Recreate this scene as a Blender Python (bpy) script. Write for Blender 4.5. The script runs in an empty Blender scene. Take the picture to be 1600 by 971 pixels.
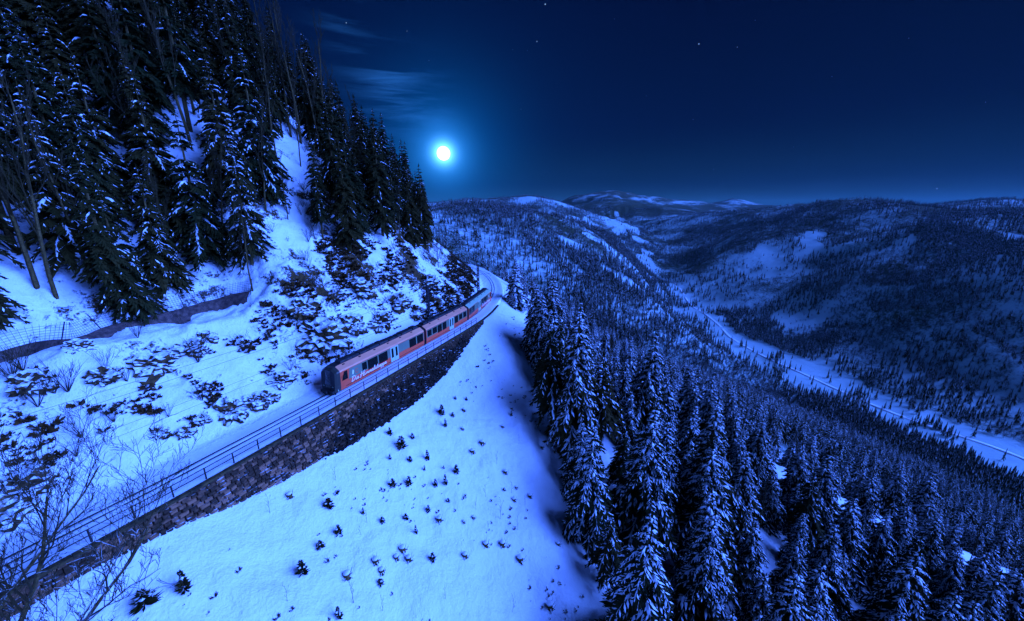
import bpy, math, random
import numpy as np
from mathutils import Vector, Matrix
PI = math.pi
scene = bpy.context.scene
COL = scene.collection
# ------------------------------------------------------------------ camera, sky, moonlight, exposure
FPX, CY, HR = 575.0, 485.5, 330.0            # focal length, centre row, horizon row (1600 px wide photo)
PITCH = math.atan((CY - HR) / FPX)
cam_data = bpy.data.cameras.new("camera")
cam = bpy.data.objects.new("camera", cam_data); COL.objects.link(cam)
cam.rotation_euler = (PI / 2 - PITCH, 0, 0)
cam_data.sensor_fit = 'HORIZONTAL'; cam_data.sensor_width = 36.0
cam_data.lens = 36.0 * FPX / 1600.0
cam_data.clip_start = 0.5; cam_data.clip_end = 60000
scene.camera = cam
scene.render.engine = 'CYCLES'
scene.view_settings.view_transform = 'Standard'
scene.view_settings.look = 'None'
scene.view_settings.exposure = 1.0
scene.view_settings.gamma = 1.0
scene.cycles.max_bounces = 6; scene.cycles.diffuse_bounces = 4; scene.cycles.volume_bounces = 0
scene.cycles.transparent_max_bounces = 8
scene.cycles.use_denoising = True

def ray(c, r):                                # photo pixel -> view direction
    a = (c - 800.0) / FPX; b = (CY - r) / FPX
    return np.array([a, math.cos(PITCH) + b * math.sin(PITCH), -math.sin(PITCH) + b * math.cos(PITCH)])

moon_dir = ray(693, 240); moon_dir = moon_dir / np.linalg.norm(moon_dir)
world = bpy.data.worlds.new("World"); scene.world = world; world.use_nodes = True
def build_world():
    nt = world.node_tree; N = nt.nodes; L = nt.links; N.clear()
    out = N.new('ShaderNodeOutputWorld'); bg = N.new('ShaderNodeBackground')
    tc = N.new('ShaderNodeTexCoord'); D = tc.outputs['Generated']
    def math_(op, a, b=None, c=None):
        n = N.new('ShaderNodeMath'); n.operation = op
        for i, v in enumerate((a, b, c)):
            if v is None: continue
            if isinstance(v, (int, float)): n.inputs[i].default_value = v
            else: L.new(v, n.inputs[i])
        return n.outputs[0]
    def dot(vec):
        n = N.new('ShaderNodeVectorMath'); n.operation = 'DOT_PRODUCT'
        L.new(D, n.inputs[0]); n.inputs[1].default_value = tuple(vec); return n.outputs['Value']
    def scaled(fac, col):
        n = N.new('ShaderNodeVectorMath'); n.operation = 'SCALE'; n.inputs[0].default_value = col
        L.new(fac, n.inputs['Scale']); return n.outputs[0]
    def add(a, b):
        n = N.new('ShaderNodeVectorMath'); n.operation = 'ADD'; L.new(a, n.inputs[0]); L.new(b, n.inputs[1]); return n.outputs[0]
    sep = N.new('ShaderNodeSeparateXYZ'); L.new(D, sep.inputs[0]); z = sep.outputs['Z']
    ramp = N.new('ShaderNodeValToRGB'); L.new(math_('MAXIMUM', z, 0.0), ramp.inputs[0])
    cr = ramp.color_ramp; cr.interpolation = 'EASE'
    pts = [(0.0, SKY0), (0.07, SKY1), (0.2, SKY2), (0.5, SKY3), (1.0, SKY4)]
    cr.elements[0].position, cr.elements[0].color = pts[0][0], (*pts[0][1], 1)
    cr.elements[1].position, cr.elements[1].color = pts[-1][0], (*pts[-1][1], 1)
    for p_, c_ in pts[1:-1]:
        e = cr.elements.new(p_); e.color = (*c_, 1)
    # horizon glow weakens away from the moon's side
    side = math_('MULTIPLY_ADD', dot((-0.5, 0.86, 0.0)), 0.35, 0.62)
    base = N.new('ShaderNodeVectorMath'); base.operation = 'SCALE'
    L.new(ramp.outputs[0], base.inputs[0]); L.new(side, base.inputs['Scale'])
    c = math_('MAXIMUM', dot(moon_dir), 0.0)
    acc = base.outputs[0]
    for n_, col in HALO:
        acc = add(acc, scaled(math_('POWER', c, n_), col))
    # thin wisps of cloud lit by the moon
    mp = N.new('ShaderNodeMapping'); L.new(D, mp.inputs[0]); mp.inputs['Scale'].default_value = (2.4, 2.4, 26.0)
    mp.inputs['Rotation'].default_value = (0.0, math.radians(-6), 0.0); mp.inputs['Location'].default_value = (3.1, 0.0, 7.7)
    nz = N.new('ShaderNodeTexNoise'); L.new(mp.outputs[0], nz.inputs[0]); nz.inputs['Scale'].default_value = 1.6
    nz.inputs['Detail'].default_value = 7; nz.inputs['Roughness'].default_value = 0.62; nz.inputs['Distortion'].default_value = 0.5
    w = math_('MULTIPLY', math_('SUBTRACT', nz.outputs[0], 0.47), 3.2); w = math_('MINIMUM', math_('MAXIMUM', w, 0.0), 1.0)
    total = None
    for (cc, rr, n_, amp) in ((640, 152, 420, 1.0), (600, 105, 1100, 0.5), (538, 45, 700, 0.45), (590, 150, 500, 0.6)):
        dd = ray(cc, rr); dd = dd / np.linalg.norm(dd)
        k = math_('MULTIPLY', math_('POWER', math_('MAXIMUM', dot(dd), 0.0), n_), amp)
        total = k if total is None else math_('ADD', total, k)
    acc = add(acc, scaled(math_('MULTIPLY', w, total), (0.014, 0.10, 0.38)))
    low = math_('MULTIPLY', w, math_('POWER', math_('SUBTRACT', 1.0, math_('MINIMUM', math_('ABSOLUTE', z), 1.0)), 26.0))
    acc = add(acc, scaled(low, (0.004, 0.010, 0.016)))
    L.new(acc, bg.inputs['Color']); bg.inputs['Strength'].default_value = 0.5
    L.new(bg.outputs[0], out.inputs[0])
SKY0 = (0.009, 0.050, 0.088); SKY1 = (0.002, 0.017, 0.056); SKY2 = (0.0007, 0.0062, 0.043); SKY3 = (0.0004, 0.0030, 0.030); SKY4 = (0.0008, 0.005, 0.05)
HALO = ((20000, (1.6, 2.6, 4.0)), (4500, (.30, 1.1, 2.4)), (2600, (0.12, 0.55, 1.2)), (520, (0.02, 0.22, 0.75)), (90, (0.0, 0.058, 0.22)), (18, (0.0, 0.008, 0.042)))
build_world()

SUN_AZ, SUN_EL = 98.0, 22.0                   # light comes from the right of the picture
sun_data = bpy.data.lights.new("moonlight", 'SUN'); sun = bpy.data.objects.new("moonlight", sun_data); COL.objects.link(sun)
sun_data.energy = 8.6; sun_data.angle = math.radians(62); sun_data.color = (0.063, 0.180, 1.0)
_a, _e = math.radians(SUN_AZ), math.radians(SUN_EL)
to_sun = Vector((math.sin(_a) * math.cos(_e), math.cos(_a) * math.cos(_e), math.sin(_e)))
sun.rotation_euler = to_sun.to_track_quat('Z', 'Y').to_euler()

# ------------------------------------------------------------------ helpers
rng = np.random.default_rng(7)
def arr(v, f): return (np.array(v, dtype=np.float64).reshape(-1, 3), f)
def to_mesh(name, verts, faces, mats=(), smooth=False, fmat=None):
    me = bpy.data.meshes.new(name)
    verts = np.asarray(verts, dtype=np.float32)
    if isinstance(faces, np.ndarray):
        n, k = faces.shape
        me.vertices.add(len(verts)); me.vertices.foreach_set('co', verts.ravel())
        me.loops.add(n * k); me.loops.foreach_set('vertex_index', faces.astype(np.int32).ravel())
        me.polygons.add(n); me.polygons.foreach_set('loop_start', np.arange(0, n * k, k, dtype=np.int32))
        me.update(calc_edges=True)
    else:
        me.from_pydata([tuple(map(float, v)) for v in verts], [], faces)
    for m in mats: me.materials.append(m)
    if fmat is not None: me.polygons.foreach_set('material_index', np.asarray(fmat, dtype=np.int32))
    me.polygons.foreach_set('use_smooth', np.full(len(me.polygons), bool(smooth)))
    me.update(); return me
def link(name, me, parent=None, loc=None, rot=None, scale=None):
    o = bpy.data.objects.new(name, me); COL.objects.link(o)
    if parent is not None: o.parent = parent
    if loc is not None: o.location = loc
    if rot is not None: o.rotation_euler = rot
    if scale is not None: o.scale = (scale,) * 3 if isinstance(scale, (int, float)) else scale
    return o
def tag(o, label, cat, group=None):
    o['label'] = label; o['category'] = cat
    if group: o['group'] = group
    return o
def thing(name, label, cat, loc=(0, 0, 0), rotz=0.0, group=None):
    o = link(name, None, loc=loc, rot=(0, 0, rotz)); o.empty_display_size = 0.5
    return tag(o, label, cat, group)
class MB:                                     # gathers simple shapes into one mesh
    def __init__(s): s.v = []; s.f = []; s.m = []; s.n = 0
    def add(s, v, f, m=0):
        s.v.extend([tuple(map(float, p)) for p in v]); s.f.extend([tuple(i + s.n for i in q) for q in f]); s.m.extend([m] * len(f)); s.n += len(v)
    def box(s, c, size, m=0, M=None):
        x, y, z = [k / 2 for k in size]
        v = [Vector((c[0] + a * x, c[1] + b * y, c[2] + d * z)) for a in (-1, 1) for b in (-1, 1) for d in (-1, 1)]
        if M is not None: v = [M @ p for p in v]
        s.add(v, [(0, 1, 3, 2), (4, 6, 7, 5), (0, 4, 5, 1), (2, 3, 7, 6), (0, 2, 6, 4), (1, 5, 7, 3)], m)
    def tube(s, pts, rad, k=4, m=0, cap=True):
        pts = [Vector(p) for p in pts]; n = len(pts)
        if not hasattr(rad, '__len__'): rad = [rad] * n
        v = []; f = []
        for i, p in enumerate(pts):
            t = (pts[min(i + 1, n - 1)] - pts[max(i - 1, 0)]); t = t.normalized() if t.length > 1e-9 else Vector((0, 0, 1))
            u = t.cross(Vector((0, 0, 1)) if abs(t.z) < 0.95 else Vector((1, 0, 0))).normalized(); w = u.cross(t)
            for j in range(k):
                a = 2 * PI * (j + .5) / k; v.append(p + (u * math.cos(a) + w * math.sin(a)) * rad[i])
        for i in range(n - 1):
            for j in range(k):
                f.append((i * k + j, i * k + (j + 1) % k, (i + 1) * k + (j + 1) % k, (i + 1) * k + j))
        if cap: f.append(tuple(range(k))[::-1]); f.append(tuple((n - 1) * k + j for j in range(k)))
        s.add(v, f, m)
    def bar(s, a, b, w, h, m=0):              # rectangular bar from a to b, w wide, h tall
        a = Vector(a); b = Vector(b); t = (b - a).normalized()
        u = t.cross(Vector((0, 0, 1))); u = u.normalized() if u.length > 1e-6 else Vector((1, 0, 0)); q = u.cross(t)
        v = [p + u * (i * w / 2) + q * (j * h / 2) for p in (a, b) for i, j in ((-1, -1), (1, -1), (1, 1), (-1, 1))]
        s.add(v, [(0, 3, 2, 1), (4, 5, 6, 7), (0, 1, 5, 4), (1, 2, 6, 5), (2, 3, 7, 6), (3, 0, 4, 7)], m)
    def mesh(s, name, mats, smooth=False):
        return to_mesh(name, s.v, s.f, mats, smooth, s.m)
    def build(s, name, mats, parent=None, smooth=False, **k):
        return link(name, s.mesh(name, mats if isinstance(mats, (list, tuple)) else [mats], smooth), parent, **k)

# ------------------------------------------------------------------ materials
def mat(name, base, rough=0.8, metal=0.0, noise=None, bump=None, spec=0.3, coord='Object'):
    """base: colour or (a, b) pair mixed by noise=(scale, detail, lo, hi); bump=(scale, strength, distance)"""
    m = bpy.data.materials.new(name); m.use_nodes = True; nt = m.node_tree; N = nt.nodes; L = nt.links
    b = N['Principled BSDF']; b.inputs['Roughness'].default_value = rough; b.inputs['Metallic'].default_value = metal
    b.inputs['Specular IOR Level'].default_value = spec
    tc = N.new('ShaderNodeTexCoord')
    if noise:
        nz = N.new('ShaderNodeTexNoise'); L.new(tc.outputs[coord], nz.inputs[0]); nz.inputs['Scale'].default_value = noise[0]; nz.inputs['Detail'].default_value = noise[1]
        rp = N.new('ShaderNodeValToRGB'); L.new(nz.outputs[0], rp.inputs[0])
        rp.color_ramp.elements[0].position = noise[2]; rp.color_ramp.elements[1].position = noise[3]
        rp.color_ramp.elements[0].color = (*base[0], 1); rp.color_ramp.elements[1].color = (*base[1], 1)
        L.new(rp.outputs[0], b.inputs['Base Color'])
    else: b.inputs['Base Color'].default_value = (*base, 1)
    if bump:
        n2 = N.new('ShaderNodeTexNoise'); L.new(tc.outputs[coord], n2.inputs[0]); n2.inputs['Scale'].default_value = bump[0]; n2.inputs['Detail'].default_value = 6
        bp = N.new('ShaderNodeBump'); bp.inputs['Strength'].default_value = bump[1]; bp.inputs['Distance'].default_value = bump[2]
        L.new(n2.outputs[0], bp.inputs['Height']); L.new(bp.outputs[0], b.inputs['Normal'])
    return m
def emit(name, col, strength):
    m = bpy.data.materials.new(name); m.use_nodes = True; N = m.node_tree.nodes; L = m.node_tree.links; N.clear()
    o = N.new('ShaderNodeOutputMaterial'); e = N.new('ShaderNodeEmission'); e.inputs[0].default_value = (*col, 1); e.inputs[1].default_value = strength
    L.new(e.outputs[0], o.inputs[0]); return m
def ground_mat(name, far=False):
    """snow with rock and dead heather showing through: attribute 'rock' says how much of it there is, 'brush' how much winter scrub"""
    m = bpy.data.materials.new(name); m.use_nodes = True; nt = m.node_tree; N = nt.nodes; L = nt.links
    b = N['Principled BSDF']; b.inputs['Specular IOR Level'].default_value = 0.25
    geo = N.new('ShaderNodeNewGeometry'); P = geo.outputs['Position']
    def nz(s, d, r=0.55, src=P, dist=0.0):
        n = N.new('ShaderNodeTexNoise'); L.new(src, n.inputs[0]); n.inputs['Scale'].default_value = s; n.inputs['Detail'].default_value = d
        n.inputs['Roughness'].default_value = r; n.inputs['Distortion'].default_value = dist; return n.outputs[0]
    def mt(op, a, b_, c=None, cl=False):
        n = N.new('ShaderNodeMath'); n.operation = op; n.use_clamp = cl
        for i, v in enumerate((a, b_, c)):
            if v is None: continue
            if isinstance(v, (int, float)): n.inputs[i].default_value = v
            else: L.new(v, n.inputs[i])
        return n.outputs[0]
    def attr(s):
        n = N.new('ShaderNodeAttribute'); n.attribute_name = s; return n.outputs['Fac']
    def mix(f, a, c):
        n = N.new('ShaderNodeMix'); n.data_type = 'RGBA'; L.new(f, n.inputs[0])
        for i, v in ((6, a), (7, c)):
            if isinstance(v, tuple): n.inputs[i].default_value = (*v, 1)
            else: L.new(v, n.inputs[i])
        return n.outputs[2]
    rock = attr('rock')
    if far:
        # winter woods far away: scrubby mottled ground between the trees
        br = attr('brush')
        n1 = nz(0.045, 8, 0.7); n2 = nz(0.30, 4, 0.7); n3 = nz(0.006, 4, 0.55)
        f = mt('ADD', mt('MULTIPLY', n1, 0.5), mt('MULTIPLY', n2, 0.5)); f = mt('ADD', f, mt('MULTIPLY_ADD', n3, 0.7, -0.35))
        f = mt('ADD', f, mt('MULTIPLY_ADD', br, 0.6, -0.42))
        f = mt('MULTIPLY_ADD', f, 6.0, -2.15, cl=True)
        snow = mix(nz(0.02, 3), (0.34, 0.48, 0.44), (0.60, 0.74, 0.72))  # distant snow darkened, haze tint and woodland shade mixed into its colour
        woods = mix(n2, (0.018, 0.022, 0.006), (0.06, 0.06, 0.018))
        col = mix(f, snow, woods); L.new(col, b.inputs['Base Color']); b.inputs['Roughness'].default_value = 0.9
        bp = N.new('ShaderNodeBump'); bp.inputs['Strength'].default_value = 0.6; bp.inputs['Distance'].default_value = 5.0
        L.new(n1, bp.inputs['Height']); L.new(bp.outputs[0], b.inputs['Normal'])
        return m
    sx = N.new('ShaderNodeSeparateXYZ'); L.new(geo.outputs['Normal'], sx.inputs[0])
    n1 = nz(0.8, 7, 0.66, dist=0.6); n2 = nz(3.0, 6, 0.72, dist=.4); n3 = nz(0.16, 3)
    f = mt('ADD', mt('MULTIPLY', n1, 0.46), mt('MULTIPLY', n2, 0.54))
    f = mt('ADD', f, mt('MULTIPLY_ADD', n3, 0.5, -0.25))
    f = mt('ADD', f, mt('MULTIPLY_ADD', sx.outputs['Z'], -0.42, 0.27))
    f = mt('ADD', f, mt('MULTIPLY_ADD', rock, 0.25, -0.19))
    f = mt('MULTIPLY_ADD', f, 16.0, -7.3, cl=True)
    snow = mix(nz(0.35, 4), (0.80, 0.82, 0.87), (0.90, 0.91, 0.93))
    rk = mix(mt('MULTIPLY_ADD', n2, 4.5, -1.8, cl=True), (0.012, 0.007, 0.002), (0.11, 0.055, 0.012))
    L.new(mix(f, snow, rk), b.inputs['Base Color'])
    L.new(mt('MULTIPLY_ADD', f, 0.3, 0.55), b.inputs['Roughness'])
    h = mt('ADD', mt('MULTIPLY', f, -0.35), mt('MULTIPLY', nz(5.5, 6, 0.6), 0.16)); h = mt('ADD', h, mt('MULTIPLY', nz(1.1, 5, .6), 0.6)); h = mt('ADD', h, mt('MULTIPLY', nz(14.0, 3), 0.05))
    bp = N.new('ShaderNodeBump'); bp.inputs['Strength'].default_value = 0.8; bp.inputs['Distance'].default_value = 0.55
    L.new(h, bp.inputs['Height']); L.new(bp.outputs[0], b.inputs['Normal'])
    return m
# ------------------------------------------------------------------ the lie of the land
RAIL_Z = -21.0
TRK = np.array([(-150, -260), (-90, -110), (-62, -48), (-46, -12), (-38.4, 4), (-33.8, 13.2), (-30.9, 19.2), (-28.5, 24), (-26.3, 29), (-24.0, 34.2), (-21.5, 40), (-18.9, 46.2),
                (-14.8, 56.2), (-9.4, 70.2), (-7.3, 78), (-5.9, 87), (-5.3, 95), (-5.5, 103), (-6.5, 112), (-8.3, 121), (-11.2, 131), (-15.2, 141), (-21, 150.5), (-30, 159), (-43, 166),
                (-65, 176), (-110, 205), (-190, 285), (-380, 520)], dtype=float)
def spline(P, step):
    out = []
    n = len(P)
    for i in range(n - 1):
        p0, p1, p2, p3 = P[max(i - 1, 0)], P[i], P[i + 1], P[min(i + 2, n - 1)]
        L_ = np.linalg.norm(p2 - p1); m1 = (p2 - p0) / (np.linalg.norm(p2 - p1) + np.linalg.norm(p1 - p0) + 1e-9) * L_; m2 = (p3 - p1) / (np.linalg.norm(p3 - p2) + L_ + 1e-9) * L_
        k = max(1, int(L_ / step))
        t = np.linspace(0, 1, k, endpoint=False)[:, None]
        out.append((2 * t**3 - 3 * t**2 + 1) * p1 + (t**3 - 2 * t**2 + t) * m1 + (-2 * t**3 + 3 * t**2) * p2 + (t**3 - t**2) * m2)
    out.append(P[-1:]); return np.vstack(out)
CURVE = spline(TRK, 0.5)
SEG = np.linalg.norm(np.diff(CURVE, axis=0), axis=1); ARC = np.concatenate([[0], np.cumsum(SEG)])
def cpos(s):
    return np.array([np.interp(s, ARC, CURVE[:, 0]), np.interp(s, ARC, CURVE[:, 1])])
def cdir(s):
    d = cpos(s + .4) - cpos(s - .4); return d / np.linalg.norm(d)
def off(s, u, z=0.0):                          # point at arc length s, u metres to the right of the track's centre line
    p = cpos(s); d = cdir(s); return np.array([p[0] + d[1] * u, p[1] - d[0] * u, RAIL_Z + z])
def s_at_y(y):
    i = int(np.argmin(np.abs(CURVE[:, 1] - y) + (CURVE[:, 0] < -70) * 1e3 * (y > 0))); return ARC[i]
COARSE = spline(TRK, 3.0)
CARC = np.array([ARC[np.argmin(np.sum((CURVE - p) ** 2, axis=1))] for p in COARSE])
def track_field(x, y):
    """signed distance (right of the track positive) and arc length of the nearest track point"""
    shp = np.shape(x); x = np.ravel(x).astype(float); y = np.ravel(y).astype(float)
    best = np.full(x.shape, 1e18); sd = np.zeros(x.shape); ss = np.zeros(x.shape)
    for i in range(len(COARSE) - 1):
        a, b = COARSE[i], COARSE[i + 1]; ab = b - a; l2 = ab @ ab; l = math.sqrt(l2)
        t = np.clip(((x - a[0]) * ab[0] + (y - a[1]) * ab[1]) / l2, 0, 1)
        dx = x - (a[0] + ab[0] * t); dy = y - (a[1] + ab[1] * t); d2 = dx * dx + dy * dy
        k = d2 < best; sg = (ab[1] * dx - ab[0] * dy) / l
        best = np.where(k, d2, best); sd = np.where(k, np.where(sg >= 0, 1, -1) * np.sqrt(d2), sd); ss = np.where(k, CARC[i] + (CARC[i + 1] - CARC[i]) * t, ss)
    return sd.reshape(shp), ss.reshape(shp)
WY = [(8, .8), (16, 1.0), (20, 1.1), (23, 1.6), (25, 2.2), (27, 3.1), (31, 4.1), (35, 4.8), (38, 5.5), (42, 5.9), (47.6, 6.4), (52, 6.0), (57, 5.3), (61, 3.9), (66, 1.7), (70, 0.5), (74, 0.05)]
WS = np.array([s_at_y(y) for y, _ in WY]); WW = np.array([w * .74 for _, w in WY])
S_WALL_END = s_at_y(70.5)
def wall_h(s): return np.interp(s, WS, WW)
def sstep(a, b, x): t = np.clip((x - a) / (b - a), 0, 1); return t * t * (3 - 2 * t)
# value noise in numpy
_perm = np.random.default_rng(3).random((256, 256))
def vnoise(x, y):
    xi = np.floor(x).astype(int); yi = np.floor(y).astype(int); fx = x - xi; fy = y - yi
    fx = fx * fx * (3 - 2 * fx); fy = fy * fy * (3 - 2 * fy)
    g = lambda a, b: _perm[a & 255, b & 255]
    return (g(xi, yi) * (1 - fx) + g(xi + 1, yi) * fx) * (1 - fy) + (g(xi, yi + 1) * (1 - fx) + g(xi + 1, yi + 1) * fx) * fy
def fbm(x, y, sc, oct=4, gain=0.5):
    v = 0; a = 1; tot = 0
    for i in range(oct):
        v = v + a * (vnoise(x / sc + 17.3 * i, y / sc + 9.1 * i) - .5); tot += a; a *= gain; sc = sc / 2.03
    return v / tot
def rpt(c, r, R):                             # the point seen at a photo pixel, R metres away on the map
    d = ray(c, r); k = R / math.hypot(d[0], d[1]); return (d[0] * k, d[1] * k, d[2] * k)
RIDGES = [   # crest points (column, row, map distance), slope, roundness
    ([(640, 330, 820), (700, 326, 860), (750, 321, 900), (800, 322, 960), (850, 330, 1020), (900, 352, 1080), (945, 375, 1130), (985, 405, 1160), (1030, 442, 1190)], 0.50, 40),
    ([(740, 322, 900), (800, 360, 800), (860, 420, 700), (930, 480, 640)], 0.42, 45),
    ([(600, 318, 2600), (760, 314, 2600), (820, 306, 2700), (870, 316, 2800), (905, 336, 3000)], 0.28, 90),
    ([(860, 325, 5200), (905, 306, 5400), (965, 300, 5600), (1000, 306, 5500), (1060, 313, 5400), (1120, 320, 5300), (1190, 323, 5300), (1260, 326, 5600)], 0.20, 220),
    ([(1080, 322, 7000), (1145, 310, 7200), (1200, 322, 7200)], 0.24, 140),
    ([(900, 322, 4300), (960, 315, 4200), (1020, 322, 4000), (1060, 333, 3600)], 0.20, 150),
    ([(940, 352, 3300), (1000, 346, 3100), (1060, 340, 2900), (1120, 332, 2700), (1190, 328, 2600), (1250, 322, 2500)], 0.34, 80),
    ([(1050, 412, 2000), (1110, 385, 1950), (1180, 352, 1900), (1240, 328, 1850), (1290, 315, 1800), (1335, 310, 1750), (1390, 317, 1700), (1450, 323, 1650), (1540, 330, 1600), (1700, 332, 1500), (2000, 330, 1400)], 0.42, 70),
    ([(1135, 448, 1420), (1200, 415, 1420), (1270, 385, 1480), (1330, 330, 1650)], 0.40, 60),
    ([(1185, 505, 1020), (1240, 475, 1060), (1300, 440, 1100), (1380, 398, 1160), (1440, 372, 1220), (1480, 350, 1330), (1560, 335, 1500)], 0.42, 50),
    ([(1330, 590, 830), (1400, 555, 850), (1480, 500, 890), (1560, 440, 950), (1650, 390, 1050)], 0.45, 45),
    ([(1400, 325, 3600), (1500, 318, 3400), (1600, 314, 3200), (1800, 310, 3200)], 0.20, 150),
]
VAL = [(640, -200), (560, 200), (538, 333), (486, 415), (462, 540), (457, 668), (470, 850), (519, 1121), (600, 1600), (720, 2200), (830, 2767), (980, 3500)]
def floor_z(R): return -250 + 130 * sstep(2300, 4300, R) + 70 * sstep(4500, 9000, R)
def seg_field(x, y, P):
    best = np.full(np.shape(x), 1e18); zz = np.zeros(np.shape(x))
    for a, b in zip(P[:-1], P[1:]):
        ab = b[:2] - a[:2]; t = np.clip(((x - a[0]) * ab[0] + (y - a[1]) * ab[1]) / (ab @ ab), 0, 1)
        d2 = (x - a[0] - ab[0] * t) ** 2 + (y - a[1] - ab[1] * t) ** 2; k = d2 < best
        best = np.where(k, d2, best); zz = np.where(k, a[2] + (b[2] - a[2]) * t, zz)
    return np.sqrt(best), zz
RID = [(np.array([rpt(*q) for q in P]), k, r) for P, k, r in RIDGES]
VALP = np.array([(a, b, 0.) for a, b in VAL])
def smax(a, b, k):
    h = np.clip(.5 + .5 * (a - b) / k, 0, 1); return b * (1 - h) + a * h + k * h * (1 - h)
BRK = np.array([(-60, 200), (-6, 150), (15, 118), (40, 95), (62, 84), (86, 77), (115, 76), (141, 76), (260, 72)], float)
def near_z(x, y, d, s):
    """ground beside the railway from the signed distance to the track"""
    D = np.maximum(-d, 0.0)
    cs = CURVE[np.clip(np.searchsorted(ARC, s), 0, len(CURVE) - 1)]; ty = cs[..., 1]; tx = cs[..., 0]
    front = (tx > -60) & (ty < 165)
    road = sstep(48, 40, ty) * (ty < 60) * (tx > -200)
    cliff = sstep(38, 48, ty) * sstep(88, 72, ty)
    k1 = 0.80 + 0.42 * cliff
    up = k1 * np.clip(D - 2.7, 0, 10.3)
    up = up + 0.9 * (1 - road) * np.clip(D - 13, 0, 5) + road * .04 * np.clip(D - 13, 0, 5)
    up = up + 1.02 * np.clip(D - 18, 0, 60) + 0.75 * np.maximum(D - 78, 0)
    w = wall_h(s) * (s < S_WALL_END + 5)
    R = np.maximum(d, 0.0)
    yb = np.interp(x, BRK[:, 0], BRK[:, 1]); e = y - yb
    down = 0.64 * np.clip(R - 3.3, 0, 62) + 0.45 * np.maximum(R - 65.3, 0)
    down = down + 11 * sstep(0, 14, e) * sstep(25, 70, x) - 3.0 * sstep(-14, -2, e) * sstep(6, 0, e) * sstep(50, 75, x)
    # beyond the wall's end the bank falls away at once; beside the wall the drop is hidden in the masonry
    dn = -(w * sstep(-0.6, 2.2, d) + down + 0.12 * sstep(1.0, 3.4, d))
    zz = RAIL_Z + np.where(d < 0, up - .35 * sstep(-2.2, -0.8, d) * 1.0, -0.35) + np.where(d > -.6, dn, 0)
    return zz
def height(x, y, detail=True):
    x = np.asarray(x, float); y = np.asarray(y, float)
    R = np.hypot(x, y)
    d, s = track_field(x, y)
    z = near_z(x, y, d, s)
    fl = floor_z(R)
    vd, _ = seg_field(x, y, VALP)
    fl = fl + 0.16 * np.maximum(vd - 60, 0) * sstep(5200, 2600, R) * (1 - 0) * sstep(400, 0, vd - 60) + 0.16 * 400 * 0
    big = fl
    for P, k, rr in RID:
        dd, zc = seg_field(x, y, P)
        big = smax(big, zc - k * (np.sqrt(dd * dd + rr * rr) - rr), 14 + 0.004 * R)
    n = fbm(x, y, 260, 5) * 46 * sstep(350, 1100, R) + fbm(x, y, 1300, 4) * 90 * sstep(2500, 5000, R)
    n = n * sstep(20, 200, vd)
    big = big + n
    z = smax(z, big, 10.0)
    if detail:
        z = z + fbm(x, y, 60, 4) * 7 * sstep(30, 90, np.abs(d)) 
        nearm = sstep(260, 120, R)
        z = z + nearm * (fbm(x, y, 8, 3) * 1.7 * sstep(4, 12, np.abs(d)) + (0.62 * fbm(x, y, 2.6, 4) + .22 * np.clip(fbm(x, y, 1.3, 2) * 3 - .45, 0, 1) * sstep(5, 9, d)) * sstep(3.2, 5, np.abs(d)))
        rk = rockiness(x, y, d, s)
        rid = 1 - 2 * np.abs(fbm(x, y, 2.6, 4)); rid2 = fbm(x, y, 1.1, 3)
        z = z + nearm * rk * sstep(2.9, 5.0, -d) * ((rid - .75) * 2.2 + rid2 * 1.5)
    return z, d, s
def rockiness(x, y, d, s):
    D = -d; cs = CURVE[np.clip(np.searchsorted(ARC, s), 0, len(CURVE) - 1)]; ty = cs[..., 1]
    left = sstep(2.8, 4.6, D) * sstep(34, 20, D)
    cl = sstep(40, 50, ty) * sstep(140, 110, ty)
    band = 0.45 + 0.5 * cl
    pt = 0.55 + 1.6 * fbm(x, y, 9, 3)
    up = sstep(20, 40, D) * 0.35
    return np.clip(left * band * pt * 1.25 + up * (d < 0), 0, 1)
# ------------------------------------------------------------------ ground sheets
NX0, NX1, NY0, NY1 = -84.0, 50.0, 6.0, 132.0
def grid_mesh(name, xs, ys, mats, fn, drop=None):
    X, Y = np.meshgrid(xs, ys); Z, d, s = fn(X, Y)
    nx, ny = len(xs), len(ys)
    if drop is not None: Z = Z - drop(X, Y)
    V = np.stack([X.ravel(), Y.ravel(), Z.ravel()], 1)
    i = np.arange((ny - 1) * (nx - 1)); r, c = i // (nx - 1), i % (nx - 1); a = r * nx + c
    F = np.stack([a, a + 1, a + nx + 1, a + nx], 1)
    me = to_mesh(name, V, F, mats, True)
    return me, X, Y, Z, d, s
def put_attr(me, name, vals):
    at = me.attributes.new(name, 'FLOAT', 'POINT'); at.data.foreach_set('value', np.asarray(vals, np.float32).ravel())
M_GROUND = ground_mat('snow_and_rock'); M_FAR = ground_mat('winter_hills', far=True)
STEP = 0.33
me, X, Y, Z, Dn, Sn = grid_mesh('hillside', np.arange(NX0, NX1, STEP), np.arange(NY0, NY1, STEP), [M_GROUND], height,
    drop=lambda x, y: 2.5 * (np.minimum.reduce([x - NX0, NX1 - STEP - x, y - NY0, NY1 - STEP - y]) < STEP))
put_attr(me, 'rock', rockiness(X, Y, Dn, Sn)); o = link('hillside', me); o['kind'] = 'structure'
_GX, _GY, _GZ = X[0], Y[:, 0], Z
def ground(x, y):                             # height of the built ground under a point
    z, d, s = height(np.array([x]), np.array([y])); return float(z[0])
def hit(c, r, tmax=9000):                     # where the view through a photo pixel meets the land
    v = ray(c, r); t = np.concatenate([np.arange(10, 200, .25), np.geomspace(200, tmax, 900)])
    z, d, s = height(v[0] * t, v[1] * t); k = np.argmax(z > v[2] * t)
    if not (z > v[2] * t).any(): return None
    return Vector((v[0] * t[k], v[1] * t[k], float(z[k])))
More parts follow.
